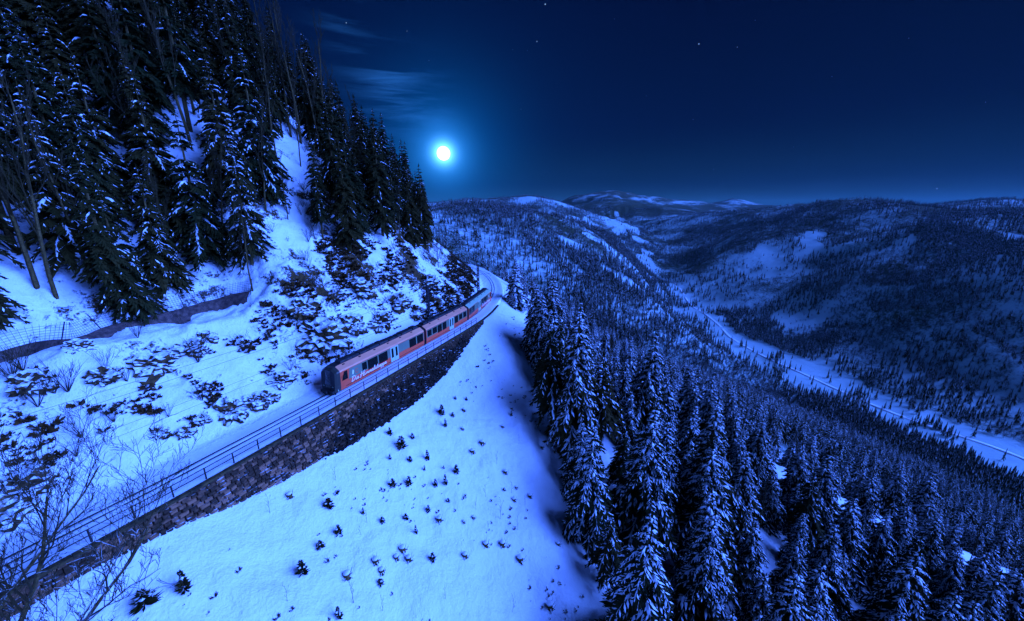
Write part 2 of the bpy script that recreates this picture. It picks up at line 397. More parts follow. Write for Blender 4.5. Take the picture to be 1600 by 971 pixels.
azs = np.concatenate([np.arange(-180, -66, 4), np.arange(-66, 66, 0.27), np.arange(66, 181, 4)]) ; azs[-1] = 180
radii = np.geomspace(14, 15000, 440)
A, Rr = np.meshgrid(np.radians(azs), radii)
X = Rr * np.sin(A); Y = Rr * np.cos(A); Z, d, s = height(X, Y)
ins = np.minimum.reduce([X - NX0, NX1 - X, Y - NY0, NY1 - Y])
Z = Z - 6 * sstep(0.6, 4, ins); Z[-1] -= 400
n_, m_ = Z.shape; V = np.stack([X.ravel(), Y.ravel(), Z.ravel()], 1)
i = np.arange((n_ - 1) * (m_ - 1)); r, c = i // (m_ - 1), i % (m_ - 1); a = r * m_ + c
F = np.stack([a + m_, a + m_ + 1, a + 1, a], 1)
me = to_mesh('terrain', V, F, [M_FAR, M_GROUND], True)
# clearings and fields in the valley: ellipses (column, row, half width, half length, angle) found on the land itself
CLEAR_PX = [(1200, 400, 60, 26, 60), (1265, 385, 75, 32, 50), (1210, 425, 26, 90, 35), (1410, 385, 46, 24, 30), (1260, 510, 24, 60, -60),
            (1085, 478, 30, 60, 10), (1110, 490, 30, 45, -20), (1225, 500, 24, 40, -40), (1190, 565, 22, 50, -30), (1250, 600, 16, 40, -30), (1420, 590, 12, 22, 0), (905, 425, 16, 30, 40), (970, 435, 16, 45, 70), (965, 348, 110, 200, 0), (915, 350, 90, 180, 0),
            (900, 385, 14, 40, 60), (955, 390, 20, 60, 60), (1000, 345, 70, 120, 90), (1590, 373, 30, 16, 0), (1015, 418, 24, 60, 20), (820, 310, 90, 120, 0)]
CLR = []
for cc, rr, aa, bb, ang in CLEAR_PX:
    h_ = hit(cc, rr)
    if h_ is not None: CLR.append((h_.x, h_.y, aa, bb, math.radians(ang)))
def clearing(x, y):
    f = np.zeros(np.shape(x)); wob = fbm(x, y, 45, 5) * 2.0 + .12
    for cx, cy, a_, b_, t_ in CLR:
        u = (x - cx) * math.cos(t_) + (y - cy) * math.sin(t_); v = -(x - cx) * math.sin(t_) + (y - cy) * math.cos(t_)
        f = np.maximum(f, sstep(1.10, .92, np.sqrt((u / a_) ** 2 + (v / b_) ** 2) + wob))
    vd, _ = seg_field(x, y, VALP); R = np.hypot(x, y)
    return np.maximum(f, sstep(48, 32, vd + 170 * fbm(x, y, 100, 4) + 30 * sstep(1000, 1500, y)) * (y > 280))
clr = clearing(X, Y)
put_attr(me, 'brush', -.45 * clr + (1 - clr) * (0.62 + 0.5 * fbm(X, Y, 500, 3) + .30 * sstep(3000, 4500, np.hypot(X, Y)) * (1 + 3.0 * fbm(X, Y, 600, 4)))); put_attr(me, 'rock', np.where(d < 0, .45, .15))
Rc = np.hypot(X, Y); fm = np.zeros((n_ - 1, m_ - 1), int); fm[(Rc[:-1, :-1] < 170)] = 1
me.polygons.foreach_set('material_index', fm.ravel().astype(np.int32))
o = link('terrain', me); o['kind'] = 'structure'
# ------------------------------------------------------------------ more materials
def snowy(name, base, lo=0.35, hi=0.62, noise=2.0, rough=0.85, var=None, nbase=None, rnd=None):
    """a surface with snow lying on whatever faces up"""
    m = bpy.data.materials.new(name); m.use_nodes = True; nt = m.node_tree; N = nt.nodes; L = nt.links
    b = N['Principled BSDF']; b.inputs['Roughness'].default_value = rough; b.inputs['Specular IOR Level'].default_value = 0.2
    g = N.new('ShaderNodeNewGeometry'); sx = N.new('ShaderNodeSeparateXYZ'); L.new(g.outputs['Normal'], sx.inputs[0])
    nz = N.new('ShaderNodeTexNoise'); nz.inputs['Scale'].default_value = noise; nz.inputs['Detail'].default_value = 4; L.new(g.outputs['Position'], nz.inputs[0])
    a = N.new('ShaderNodeMath'); a.operation = 'MULTIPLY_ADD'; L.new(nz.outputs[0], a.inputs[0]); a.inputs[1].default_value = 0.7; a.inputs[2].default_value = -0.35
    s = N.new('ShaderNodeMath'); s.operation = 'ADD'; L.new(sx.outputs['Z'], s.inputs[0]); L.new(a.outputs[0], s.inputs[1])
    mr = N.new('ShaderNodeMapRange'); L.new(s.outputs[0], mr.inputs[0]); mr.inputs[1].default_value = lo; mr.inputs[2].default_value = hi
    mx = N.new('ShaderNodeMix'); mx.data_type = 'RGBA'; L.new(mr.outputs[0], mx.inputs[0]); mx.inputs[7].default_value = (.85, .87, .9, 1)
    if nbase:
        n2 = N.new('ShaderNodeTexNoise'); n2.inputs['Scale'].default_value = nbase; n2.inputs['Detail'].default_value = 5; L.new(g.outputs['Position'], n2.inputs[0])
        m2 = N.new('ShaderNodeMix'); m2.data_type = 'RGBA'
        rp = N.new('ShaderNodeMapRange'); L.new(n2.outputs[0], rp.inputs[0]); rp.inputs[1].default_value = .35; rp.inputs[2].default_value = .65
        fac = rp.outputs[0]
        if rnd:
            oi = N.new('ShaderNodeObjectInfo'); q = N.new('ShaderNodeMath'); q.operation = 'MULTIPLY_ADD'; L.new(oi.outputs['Random'], q.inputs[0]); q.inputs[1].default_value = rnd; q.inputs[2].default_value = -rnd / 2
            q2 = N.new('ShaderNodeMath'); q2.operation = 'ADD'; q2.use_clamp = True; L.new(fac, q2.inputs[0]); L.new(q.outputs[0], q2.inputs[1]); fac = q2.outputs[0]
        L.new(fac, m2.inputs[0]); m2.inputs[6].default_value = (*base, 1); m2.inputs[7].default_value = (*var, 1); L.new(m2.outputs[2], mx.inputs[6])
    else: mx.inputs[6].default_value = (*base, 1)
    L.new(mx.outputs[2], b.inputs['Base Color']); return m
def needle_mat(name, a, b_):
    m = bpy.data.materials.new(name); m.use_nodes = True; nt = m.node_tree; N = nt.nodes; L = nt.links
    b = N['Principled BSDF']; b.inputs['Roughness'].default_value = 0.8; b.inputs['Specular IOR Level'].default_value = 0.1
    oi = N.new('ShaderNodeObjectInfo'); g = N.new('ShaderNodeNewGeometry')
    nz = N.new('ShaderNodeTexNoise'); nz.inputs['Scale'].default_value = 1.1; L.new(g.outputs['Position'], nz.inputs[0])
    s = N.new('ShaderNodeMath'); s.operation = 'MULTIPLY_ADD'; L.new(oi.outputs['Random'], s.inputs[0]); s.inputs[1].default_value = .6; 
    s2 = N.new('ShaderNodeMath'); s2.operation = 'MULTIPLY_ADD'; L.new(nz.outputs[0], s2.inputs[0]); s2.inputs[1].default_value = 1.2; s2.inputs[2].default_value = -.4
    L.new(s2.outputs[0], s.inputs[2])
    mx = N.new('ShaderNodeMix'); mx.data_type = 'RGBA'; mx.clamp_factor = True; L.new(s.outputs[0], mx.inputs[0]); mx.inputs[6].default_value = (*a, 1); mx.inputs[7].default_value = (*b_, 1)
    L.new(mx.outputs[2], b.inputs['Base Color']); return m
M_NEEDLE = needle_mat('spruce_needles', (.010, .018, .004), (.055, .034, .007))
M_TSNOW = mat('snow_on_branches', ((.74, .77, .82), (.90, .91, .93)), .6, noise=(1.3, 3, .35, .65))
M_SNOW = mat('packed_snow', ((.80, .82, .86), (.90, .91, .93)), .6, noise=(.8, 5, .35, .65), bump=(5, .35, .08))
M_BARK = snowy('bark', (.045, .028, .008), .45, .8, 3.0, var=(.14, .085, .025), nbase=6)
M_TWIG = snowy('bare_twigs', (.040, .025, .007), .55, .95, 1.5)
M_BROWNTWIG = snowy('dead_heather', (.030, .014, .003), .62, .9, 2.5, var=(.11, .045, .008), nbase=1.5)
M_ROCK = snowy('craggy_rock', (.018, .011, .004), .52, .75, 1.8, var=(.12, .06, .018), nbase=2.2)

# ------------------------------------------------------------------ trees
class Q:                                      # quad soup
    def __init__(s): s.v = []
    def quad(s, a, b, c, d): s.v += [a, b, c, d]
    def mesh(s, name, m):
        V = np.array(s.v, dtype=np.float32).reshape(-1, 3); return to_mesh(name, V, np.arange(len(V), dtype=np.int32).reshape(-1, 4), [m])
def spruce(seed, H=20.0, R=3.0, whorls=26, snow=0.7, bare=0.10, twigs=6, per=6, droop=.55, gap=0.0, sw=1.0):
    """meshes (trunk, needles, snow) of a spruce H metres high"""
    r = np.random.default_rng(seed); fol = Q(); sn = Q()
    Z = np.array([0, 0, 1.0])
    for w in range(whorls):
        t = (w + r.uniform(-.3, .3)) / whorls; t = min(max(t, 0), .99)
        z0 = H * (bare + (1 - bare) * t)
        if r.random() < gap * (1 - t): continue
        a0 = r.uniform(0, 6.3)
        n = per if t < .8 else max(4, per - 1)
        for j in range(n):
            az = a0 + 6.283 * j / n + r.uniform(-.35, .35)
            L_ = (R * (1 - t) ** .85 * (0.55 + .45 * min(1, t * 6 + .3)) + .12) * r.uniform(.68, 1.18)
            o = np.array([math.cos(az), math.sin(az), 0]); p = np.array([-math.sin(az), math.cos(az), 0])
            up = .25 + .5 * t; dr = droop * r.uniform(.8, 1.3) + .2 * (1 - t)
            zz = z0 + r.uniform(-.2, .2)
            def pt(f): return o * (L_ * f) + Z * (zz + L_ * (up * f - dr * f * f * 1.35))
            fs = [0.0, .38, .72, 1.0]; P = [pt(f) for f in fs]; wd = [.07 * L_, .17 * L_ + .05, .12 * L_ + .05, .015]
            for k in range(3):
                for sg in (-1, 1):
                    fol.quad(P[k], P[k + 1], P[k + 1] + p * sg * wd[k + 1] - Z * wd[k + 1] * .5, P[k] + p * sg * wd[k] - Z * wd[k] * .5)
            if r.random() < snow and L_ > .3:
                f0 = r.uniform(.12, .4)
                a_, b_, c_ = pt(f0), pt((f0 + .97) / 2), pt(.97)
                ww = (.036 * L_ + .06) * r.uniform(.6, 1.5) * sw; h = Z * (.07 + .02 * L_)
                for sg in (-1, 1):
                    sn.quad(a_ + h * .6, b_ + h, b_ + p * sg * ww - h * .4, a_ + p * sg * ww * .5 - h * .2)
                    sn.quad(b_ + h, c_ + h * .5, c_ + p * sg * ww * .35 - h * .3, b_ + p * sg * ww - h * .4)
            for k in range(twigs):
                f = .22 + .72 * (k + r.uniform(0, .8)) / max(twigs, 1); sg = 1 if k % 2 else -1
                b0 = pt(min(f, .97)); l = L_ * (.50 - .34 * f) * r.uniform(.7, 1.25) + .08
                dd = o * .62 + p * sg * .78 - Z * r.uniform(.25, .75); dd /= np.linalg.norm(dd)
                q = np.cross(dd, Z); q /= np.linalg.norm(q); tip = b0 + dd * l - Z * l * .15; mid = b0 + dd * l * .5
                w_ = q * (l * .24 + .03)
                for g_ in ((-.8, .78), (0, 1.0), (.8, .8)) if l > .45 else ((0, 1.0),):
                    tp = b0 + dd * l * g_[1] + w_ * g_[0] * 1.5 - Z * l * (.15 + .1 * abs(g_[0])); md = (b0 + tp) / 2; ww2 = w_ * (.42 if l > .45 else .9)
                    fol.quad(b0, md + ww2 - Z * l * .05, tp, md - ww2 - Z * l * .05)
                fol.quad(b0, mid + Z * .02, tip, mid - Z * (l * .30 + .05))
                if r.random() < snow * .72:
                    e = Z * (.05 + .03 * l); s1 = b0 + dd * l * .12 + e; s2 = b0 + dd * l * r.uniform(.6, .9) + e * .6 - Z * l * .08; sm = (s1 + s2) / 2 + e * .3
                    sn.quad(s1, sm + w_ * .32 * sw - e * .5, s2, sm - w_ * .32 * sw - e * .5)
    # leader
    top = np.array([0, 0, H]);
    for k in range(3):
        a = k * 1.05; p = np.array([math.cos(a), math.sin(a), 0]) * .12; fol.quad(top + Z * .25, top + p - Z * .5, top - Z * .9, top - p - Z * .5)
    tb = MB(); tb.tube([(0, 0, -1.5), (0, 0, H * .35), (.03, .02, H * .7), (0, 0, H * .98)], [H * .0125 + .04, H * .010, H * .006, .02], 6)
    return (tb.mesh('trunk', [M_BARK]), fol.mesh('crown', M_NEEDLE), sn.mesh('snow_cover', M_TSNOW))
def spruce_low(seed, H=18.0, R=2.6, tiers=9, pts=7, snow=.5):
    r = np.random.default_rng(seed); V = []; F = []; FM = []
    for t in range(tiers):
        f = t / tiers; z0 = H * (.12 + .88 * f); z1 = min(H, z0 + H * .88 / tiers * 2.0); rr = R * (1 - f) ** .9 + .15
        a0 = r.uniform(0, 6.3)
        for j in range(pts):
            a = a0 + 6.283 * j / pts + r.uniform(-.3, .3); L_ = rr * r.uniform(.6, 1.2); wa = 3.5 / pts * r.uniform(.5, .8)
            tip = (math.cos(a) * L_, math.sin(a) * L_, z0 - L_ * .45 + r.uniform(-.3, .3))
            b = len(V); V += [(0, 0, z1), (math.cos(a - wa) * L_ * .55, math.sin(a - wa) * L_ * .55, z0 + L_ * .05), tip, (math.cos(a + wa) * L_ * .55, math.sin(a + wa) * L_ * .55, z0 + L_ * .05)]
            F.append((b, b + 1, b + 2, b + 3)); FM.append(0)
            if r.random() < snow:
                e = .1; k = r.uniform(.25, .5); m_ = .62
                c0 = (math.cos(a) * L_ * .25, math.sin(a) * L_ * .25, z0 + (z1 - z0) * .55 + e)
                b = len(V); V += [c0, (math.cos(a - wa * k) * L_ * m_, math.sin(a - wa * k) * L_ * m_, z0 + .12 * L_ + e), (tip[0] * .92, tip[1] * .92, tip[2] + .16 * L_ + e), (math.cos(a + wa * k) * L_ * m_, math.sin(a + wa * k) * L_ * m_, z0 + .12 * L_ + e)]
                F.append((b, b + 1, b + 2, b + 3)); FM.append(1)
    return to_mesh('distant_spruce', np.array(V), np.array(F, dtype=np.int32), [M_NEEDLE, M_TSNOW], False, FM)
def bare_tree(seed, H=14.0, spread=.5, levels=4, kids=(9, 7, 6, 5), r0=.16, lean=(0, 0), k0=.3, ratio=.55, sides=(6, 4, 3, 3, 3), upw=.35, thin=.55):
    """[trunk, branches, twigs] meshes"""
    r = random.Random(seed); mbs = [MB(), MB(), MB()]
    def grow(p, d, L_, rad, lev):
        n = 6 if lev == 0 else (5 if lev < 3 else 3); pts = [p]; q = p.copy(); dd = d.copy()
        for i in range(n):
            j = Vector((r.uniform(-1, 1), r.uniform(-1, 1), r.uniform(-1, 1))) * (.10 if lev == 0 else .22)
            dd = (dd + j + Vector((0, 0, upw * .25))).normalized(); q = q + dd * (L_ / n); pts.append(q.copy())
        end = max(rad * .25, .008)
        mbs[min(lev, 2)].tube(pts, [rad + (end - rad) * i / n for i in range(n + 1)], sides[lev], cap=False)
        if lev >= levels: return
        K = kids[lev]
        for i in range(K):
            f = k0 + (1 - k0) * (i + r.uniform(.1, .9)) / K; x = f * n; a = int(min(x, n - .001)); b = pts[a].lerp(pts[a + 1], x - a)
            t = (pts[a + 1] - pts[a]).normalized(); u = t.orthogonal().normalized(); ang = r.uniform(0, 6.28)
            side = (u * math.cos(ang) + t.cross(u) * math.sin(ang)).normalized()
            nd = (t * (1 - spread) + side * spread * r.uniform(.8, 1.3) + Vector((0, 0, upw))).normalized()
            grow(b, nd, L_ * ratio * r.uniform(.6, 1.15) * (1.15 - .5 * f), max(rad * (1 - .75 * f) * thin, .011), lev + 1)
    grow(Vector((0, 0, -.5)), Vector((lean[0], lean[1], 1)).normalized(), H, r0, 0)
    return [(n, m.mesh(n, [M_BARK if i == 0 else M_TWIG])) for i, (n, m) in enumerate(zip(('trunk', 'limbs', 'twigs'), mbs)) if m.v]
def plant(parts, label, cat, loc, rot, sc, name, group=None):
    t = thing(name, label, cat, loc, rot, group); t.scale = (sc, sc, sc) if not hasattr(sc, '__len__') else sc
    for n, me_ in parts: link(n, me_, t)
    return t
VAR_COL = {}
def scatter(name, P, S, Rz, V_, meshes):
    """stuff: many small instances of a few meshes standing on points"""
    cname = name + '_kinds'; col = bpy.data.collections.new(cname)
    for i, group_ in enumerate(meshes):
        if isinstance(group_, bpy.types.Mesh): ob = bpy.data.objects.new('kind_%02d_%s' % (i, name), group_); col.objects.link(ob)
        else:
            sub = bpy.data.collections.new('kind_%02d_%s' % (i, name)); col.children.link(sub)
            for k, m_ in enumerate(group_): sub.objects.link(bpy.data.objects.new('piece_%02d_%d_%s' % (i, k, name), m_))
    me_ = bpy.data.meshes.new(name); me_.vertices.add(len(P)); me_.vertices.foreach_set('co', np.asarray(P, np.float32).ravel())
    for nm, vals, ty in (('scl', S, 'FLOAT'), ('rz', Rz, 'FLOAT')):
        at = me_.attributes.new(nm, ty, 'POINT'); at.data.foreach_set('value', np.asarray(vals, np.float32))
    at = me_.attributes.new('kind_index', 'INT', 'POINT'); at.data.foreach_set('value', np.asarray(V_, np.int32))
    ob = link(name, me_); ob['kind'] = 'stuff'
    ng = bpy.data.node_groups.new(name, 'GeometryNodeTree'); ng.interface.new_socket('Geometry', in_out='INPUT', socket_type='NodeSocketGeometry'); ng.interface.new_socket('Geometry', in_out='OUTPUT', socket_type='NodeSocketGeometry')
    N = ng.nodes; L = ng.links; gi = N.new('NodeGroupInput'); go = N.new('NodeGroupOutput')
    ci = N.new('GeometryNodeCollectionInfo'); ci.inputs['Collection'].default_value = col; ci.inputs['Separate Children'].default_value = True; ci.inputs['Reset Children'].default_value = True
    ip = N.new('GeometryNodeInstanceOnPoints'); ip.inputs['Pick Instance'].default_value = True
    def at_(n, t):
        q = N.new('GeometryNodeInputNamedAttribute'); q.data_type = t; q.inputs['Name'].default_value = n; return q.outputs['Attribute']
    cx = N.new('ShaderNodeCombineXYZ'); L.new(at_('rz', 'FLOAT'), cx.inputs[2]); er = N.new('FunctionNodeEulerToRotation'); L.new(cx.outputs[0], er.inputs[0])
    L.new(gi.outputs[0], ip.inputs['Points']); L.new(ci.outputs[0], ip.inputs['Instance']); L.new(at_('kind_index', 'INT'), ip.inputs['Instance Index'])
    L.new(er.outputs[0], ip.inputs['Rotation']); L.new(at_('scl', 'FLOAT'), ip.inputs['Scale']); L.new(ip.outputs[0], go.inputs[0])
    md = ob.modifiers.new('scatter', 'NODES'); md.node_group = ng
    return ob
def poisson(n, x0, x1, y0, y1, rad, seed):    # dart throwing on a grid
    r = np.random.default_rng(seed); P = np.stack([r.uniform(x0, x1, n), r.uniform(y0, y1, n)], 1); g = {}; keep = []
    c = rad / 1.4142
    for i, (x, y) in enumerate(P):
        k = (int(x // c), int(y // c)); ok = True
        if k in g: continue
        for a in (-2, -1, 0, 1, 2):
            for b in (-2, -1, 0, 1, 2):
                j = g.get((k[0] + a, k[1] + b))
                if j is not None and (P[j, 0] - x) ** 2 + (P[j, 1] - y) ** 2 < rad * rad: ok = False; break
            if not ok: break
        if ok: g[k] = i; keep.append(i)
    return P[keep]
def inpoly(x, y, P):
    c = np.zeros(np.shape(x), bool); n = len(P)
    for i in range(n):
        (x1, y1), (x2, y2) = P[i], P[(i + 1) % n]
        if y1 == y2: continue
        k = ((y1 > y) != (y2 > y)) & (x < (x2 - x1) * (y - y1) / (y2 - y1) + x1); c ^= k
    return c
def project(x, y, z):                          # how large and where a point shows (used to choose which trees become single objects)
    cp, sp = math.cos(PITCH), math.sin(PITCH); fw = cp * y - sp * z; up = sp * y + cp * z
    fw = np.maximum(fw, .1); return 800 + x / fw * FPX, CY - up / fw * FPX, fw
SNOWY = [spruce(11 + i, H=h, R=R_, whorls=w, snow=1.0, sw=1.2, bare=.07, twigs=11, per=6, droop=.72) for i, (h, R_, w) in enumerate([(19, 5.6, 22), (20, 6.2, 23), (18, 5.0, 21), (21, 5.8, 24), (15, 5.2, 19)])]
DARK = [spruce(31 + i, H=h, R=R_, whorls=w, snow=s, bare=b, twigs=11, per=6, droop=.62, gap=.30) for i, (h, R_, w, s, b) in enumerate([(24, 4.6, 28, .46, .10), (22, 4.9, 26, .36, .06), (26, 4.2, 30, .18, .20), (25, 3.4, 27, .09, .28), (24, 4.3, 27, .05, .12)])]
SNOWY.append(spruce(29, H=19, R=4.6, whorls=20, snow=.45, bare=.25, twigs=9, per=5, droop=.8, gap=.45))
MID = [spruce(51 + i, H=19, R=4.4, whorls=14, snow=.75, bare=.12, twigs=2, per=5, droop=.7) for i in range(3)]
def names(tr): return list(zip(('trunk', 'crown', 'snow_cover'), tr))
# --- right hand forest: its upper edge along the foot of the snowfield
EDGE_PX = [(792, 466), (806, 500), (826, 560), (846, 620), (866, 690), (880, 760), (896, 830), (918, 900), (955, 985)]
EDGE = [hit(c, r) for c, r in EDGE_PX]; EDGE = [(p.x, p.y) for p in EDGE if p is not None]
last = EDGE[-1]; print('EDGE', [(round(a, 1), round(b, 1)) for a, b in EDGE])
FOR_R = EDGE + [(last[0] + 1.5, last[1] - 8), (last[0] + 3, -30), (420, -60), (520, 160), (480, 520), (200, 600), (-5, 420), (-22, 200), (-12, 160), (-3, 140), (1.5, 118), (2, 100)]
PR = poisson(60000, -25, 330, -25, 420, 5.2, 5)
PR = PR[inpoly(PR[:, 0], PR[:, 1], FOR_R)]
ex_ = spline(np.array(EDGE), 3.7); ex_ = ex_ + np.random.default_rng(8).uniform(-.6, .6, ex_.shape) + np.array([2.6, 0.3])
far_ = np.array([np.min(np.hypot(*(ex_ - p).T)) for p in PR]) > 3.0; PR = np.vstack([PR[far_], ex_])
yb = np.interp(PR[:, 0], BRK[:, 0], BRK[:, 1]); e_ = PR[:, 1] - yb
strip = (PR[:, 0] > 62) & (e_ > -9.0 + 9 * fbm(PR[:, 0], PR[:, 1], 14, 2) * 2) & (e_ < 3.0)
PR = PR[~strip]
zr, dR, sR = height(PR[:, 0], PR[:, 1]); PR = PR[dR > 6]; zr = zr[dR > 6]
PR_ok = ~((np.abs(PR[:, 0] - 1.5) < 5.5) & (PR[:, 1] > 72) & (PR[:, 1] < 99)); PR = PR[PR_ok]; zr = zr[PR_ok]
cR, rR, fR = project(PR[:, 0], PR[:, 1], zr + 12); ok = (cR > -200) & (cR < 1900) & (rR > 200) & (rR < 1500) & (np.hypot(PR[:, 0], PR[:, 1]) > 17)
PR = PR[ok]; zr = zr[ok]; fR = fR[ok]; cR = cR[ok]
# --- left hand forest on the mountainside
PL = poisson(20000, -170, -15, -10, 190, 3.4, 9)
zl, dl, sl = height(PL[:, 0], PL[:, 1]); cl_, rl_, fl_ = project(PL[:, 0], PL[:, 1], zl)
ty_ = CURVE[np.clip(np.searchsorted(ARC, sl), 0, len(CURVE) - 1)][:, 1]
GAP = [(412, 480), (408, 330), (432, 262), (462, 240), (484, 262), (478, 330), (505, 405), (590, 428), (660, 400), (720, 380), (760, 420), (760, 520), (0, 700), (0, 555), (200, 505), (390, 470)]
def gap(c, r): return inpoly(c, r, GAP)
lim = np.where(ty_ < 48, np.where(cl_ > 120, 16.8, 21.0), np.where(ty_ < 70, 13.0, 12.5))
okl = (dl < -lim) & (np.hypot(PL[:, 0], PL[:, 1]) > 34) & ~gap(cl_, rl_) & (cl_ > -350) & (cl_ < 668) & (rl_ > -350) & (rng.random(len(dl)) < .92)
okl &= ~((cl_ > 395) & (cl_ < 640) & (rl_ < 275) & (rng.random(len(dl)) < .55))
PL = PL[okl]; zl = zl[okl]; fl_ = fl_[okl]; cl_ = cl_[okl]; rl_ = rl_[okl]
print('trees right', len(PR), 'left', len(PL))
szR = 1 / fR; ordR = np.argsort(-szR); nR = 206
inview = (cR > -60) & (cR < 1660)
ordR = np.concatenate([ordR[inview[ordR]], ordR[~inview[ordR]]])
RL_LABEL = [(60, 'snow-laden spruce in the dense forest just right of the open snowfield'), (999, 'snow-dusted spruce further down the forested slope on the right')]
def far_shrink(x, y): return 1 - .48 * sstep(58, 95, y) * sstep(75, 35, x)
ORD = 'first second third fourth fifth sixth seventh eighth ninth tenth eleventh twelfth thirteenth fourteenth fifteenth sixteenth seventeenth eighteenth nineteenth twentieth'.split()
selR = ordR[:nR]; rowR = project(PR[:, 0], PR[:, 1], zr)[1]
eD = np.min([np.hypot(PR[selR, 0] - (a + (c - a) * t), PR[selR, 1] - (b + (d - b) * t)) for (a, b), (c, d) in zip(EDGE[:-1], EDGE[1:]) for t in np.linspace(0, 1, 8)], axis=0)
front = [i for i, e in zip(selR, eD) if e < 4.2 and rowR[i] < 1300]; front.sort(key=lambda i: -rowR[i]); FRONT = {int(i): n for n, i in enumerate(front[:20])}
for k, i in enumerate(selR):
    v = int(rng.choice([0, 0, 1, 1, 2, 2, 3, 3, 4, 5])); near = fR[i] < 58
    sc = rng.uniform(.58, 1.12) * (1.0 if fR[i] > 58 else 1.12) * far_shrink(PR[i, 0], PR[i, 1])
    if int(i) in FRONT: lab = ORD[FRONT[int(i)]] + ' snowy spruce from the bottom of the photo along the edge of the snowfield'
    elif near: lab = 'snow-laden spruce %s of the forest bordering the snowfield' % ('at the very bottom' if rowR[i] > 960 else ('in the lower half' if rowR[i] > 780 else 'in the upper half'))
    elif cR[i] > 1250: lab = 'snow-dusted spruce %s the snowy break at the lower right' % ('below and in front of' if rowR[i] > 900 else ('beside' if rowR[i] > 800 else 'above and beyond'))
    elif rowR[i] < 640: lab = 'dark-tipped spruce in the upper forest below the bend of the line'
    else: lab = 'snow-dusted spruce in the middle of the right forest, %s its leafless trees' % ('below' if rowR[i] > 760 else 'among or above')
    t_ = plant(names(SNOWY[v]), lab, 'spruce', (PR[i, 0], PR[i, 1], zr[i] - .3), rng.uniform(0, 6.28), (sc, sc, sc * rng.uniform(.85, 1.12)), 'spruce_tree',
          'snowy spruces beside the snowfield' if near else 'spruces down the right slope')
    t_.rotation_euler = (rng.normal(0, .03), rng.normal(0, .03), t_.rotation_euler[2])
rest = ordR[nR:]
nearrest = rest[fR[rest] < 105]; farrest = rest[fR[rest] >= 105]
def pts3(P, z, idx): return np.stack([P[idx, 0], P[idx, 1], z[idx] - .3], 1)
scatter('spruce_forest', pts3(PR, zr, nearrest), rng.uniform(.6, 1.08, len(nearrest)) * far_shrink(PR[nearrest, 0], PR[nearrest, 1]), rng.uniform(0, 6.28, len(nearrest)), rng.integers(0, 5, len(nearrest)), SNOWY)
scatter('spruce_forest_below', pts3(PR, zr, farrest), rng.uniform(.5, 1.0, len(farrest)) * far_shrink(PR[farrest, 0], PR[farrest, 1]), rng.uniform(0, 6.28, len(farrest)), rng.integers(0, 3, len(farrest)), MID)
ordL = np.argsort(fl_); nL = 90
fl_row = sorted([int(i) for i in ordL[:nL] if rl_[i] > 380 and 0 < cl_[i] < 400], key=lambda i: cl_[i]); FL = {i: n for n, i in enumerate(fl_row[:20])}
for k, i in enumerate(ordL[:nL]):
    v = int(rng.integers(2)) if rl_[i] > 400 else (int(rng.integers(1, 4)) if rl_[i] > 260 else int(rng.integers(2, 5)))
    if cl_[i] < 330:
        g = 'dark spruces above the mesh fence'; hh = 'topmost' if rl_[i] < 60 else ('upper' if rl_[i] < 200 else ('middle' if rl_[i] < 310 else 'lower')); ww_ = 'at the left edge of the photo' if cl_[i] < 40 else ('above the left half of the mesh fence' if cl_[i] < 185 else 'above the right half of the mesh fence')
        lab = 'dark spruce in the %s wood %s' % (hh, ww_)
    elif cl_[i] < 480: lab, g = ('dark spruce high on the shadowed mountainside near the open snow gully', 'dark spruces by the snow gully')
    else: lab, g = ('dark spruce in the clump on the spur between the gully and the moon', 'dark spruces on the spur')
    if int(i) in FL: lab = ORD[FL[int(i)]] + ' spruce from the left among those nearest the wire mesh fence'
    plant(names(DARK[v]), lab, 'spruce', (PL[i, 0], PL[i, 1], zl[i] - .4), rng.uniform(0, 6.28), rng.uniform(.6, .95) * (.62 if cl_[i] > 480 else 1), 'spruce_tree', g)
rl = ordL[nL:]
if len(rl): scatter('mountainside_spruces', pts3(PL, zl, rl), rng.uniform(.55, .9, len(rl)), rng.uniform(0, 6.28, len(rl)), rng.integers(2, 5, len(rl)), DARK)
# --- woods on the far hills
def farwoods():
    r = np.random.default_rng(21); az = []
    N_ = [(230, 600, 24000), (600, 1300, 48000), (1300, 2400, 60000), (2400, 3800, 50000)]
    P = []
    for a, b, n in N_:
        rr = np.sqrt(r.uniform(a * a, b * b, n)); th = np.radians(r.uniform(-16 if a > 500 else -10, 60, n)); P.append(np.stack([rr * np.sin(th), rr * np.cos(th)], 1))
    P = np.vstack(P); z, d, s = height(P[:, 0], P[:, 1], True); R = np.hypot(P[:, 0], P[:, 1])
    ok = ~inpoly(P[:, 0], P[:, 1], [(a, b) for a, b in FOR_R]) | (P[:, 1] > 418) | (P[:, 0] > 328)
    ok &= (d > 10) | (R > 260)
    cl = clearing(P[:, 0], P[:, 1]); dens = .62 + 2.6 * fbm(P[:, 0], P[:, 1], 170, 4)
    dens = np.clip(dens, .2, 1) * (cl < .35) + np.clip(.05 + 2.4 * (fbm(P[:, 0] + 90, P[:, 1], 42, 3) - .09), .03, .8) * (cl >= .35)
    ok &= r.random(len(P)) < dens
    P = P[ok]; z = z[ok]; R = R[ok]; n = len(P)
    decid = fbm(P[:, 0] + 500, P[:, 1], 120, 3) + r.normal(0, .08, n) > .07
    kind = np.where(decid, 4 + r.integers(0, 2, n), r.integers(0, 4, n))
    S = r.uniform(.55, 1.1, n) * np.where(decid, .8, 1)
    return np.stack([P[:, 0], P[:, 1], z - .5], 1), S, r.uniform(0, 6.28, n), kind
LOW = [spruce_low(70 + i, 18, 2.7 + .3 * (i % 2), 7, 6, .42) for i in range(4)]
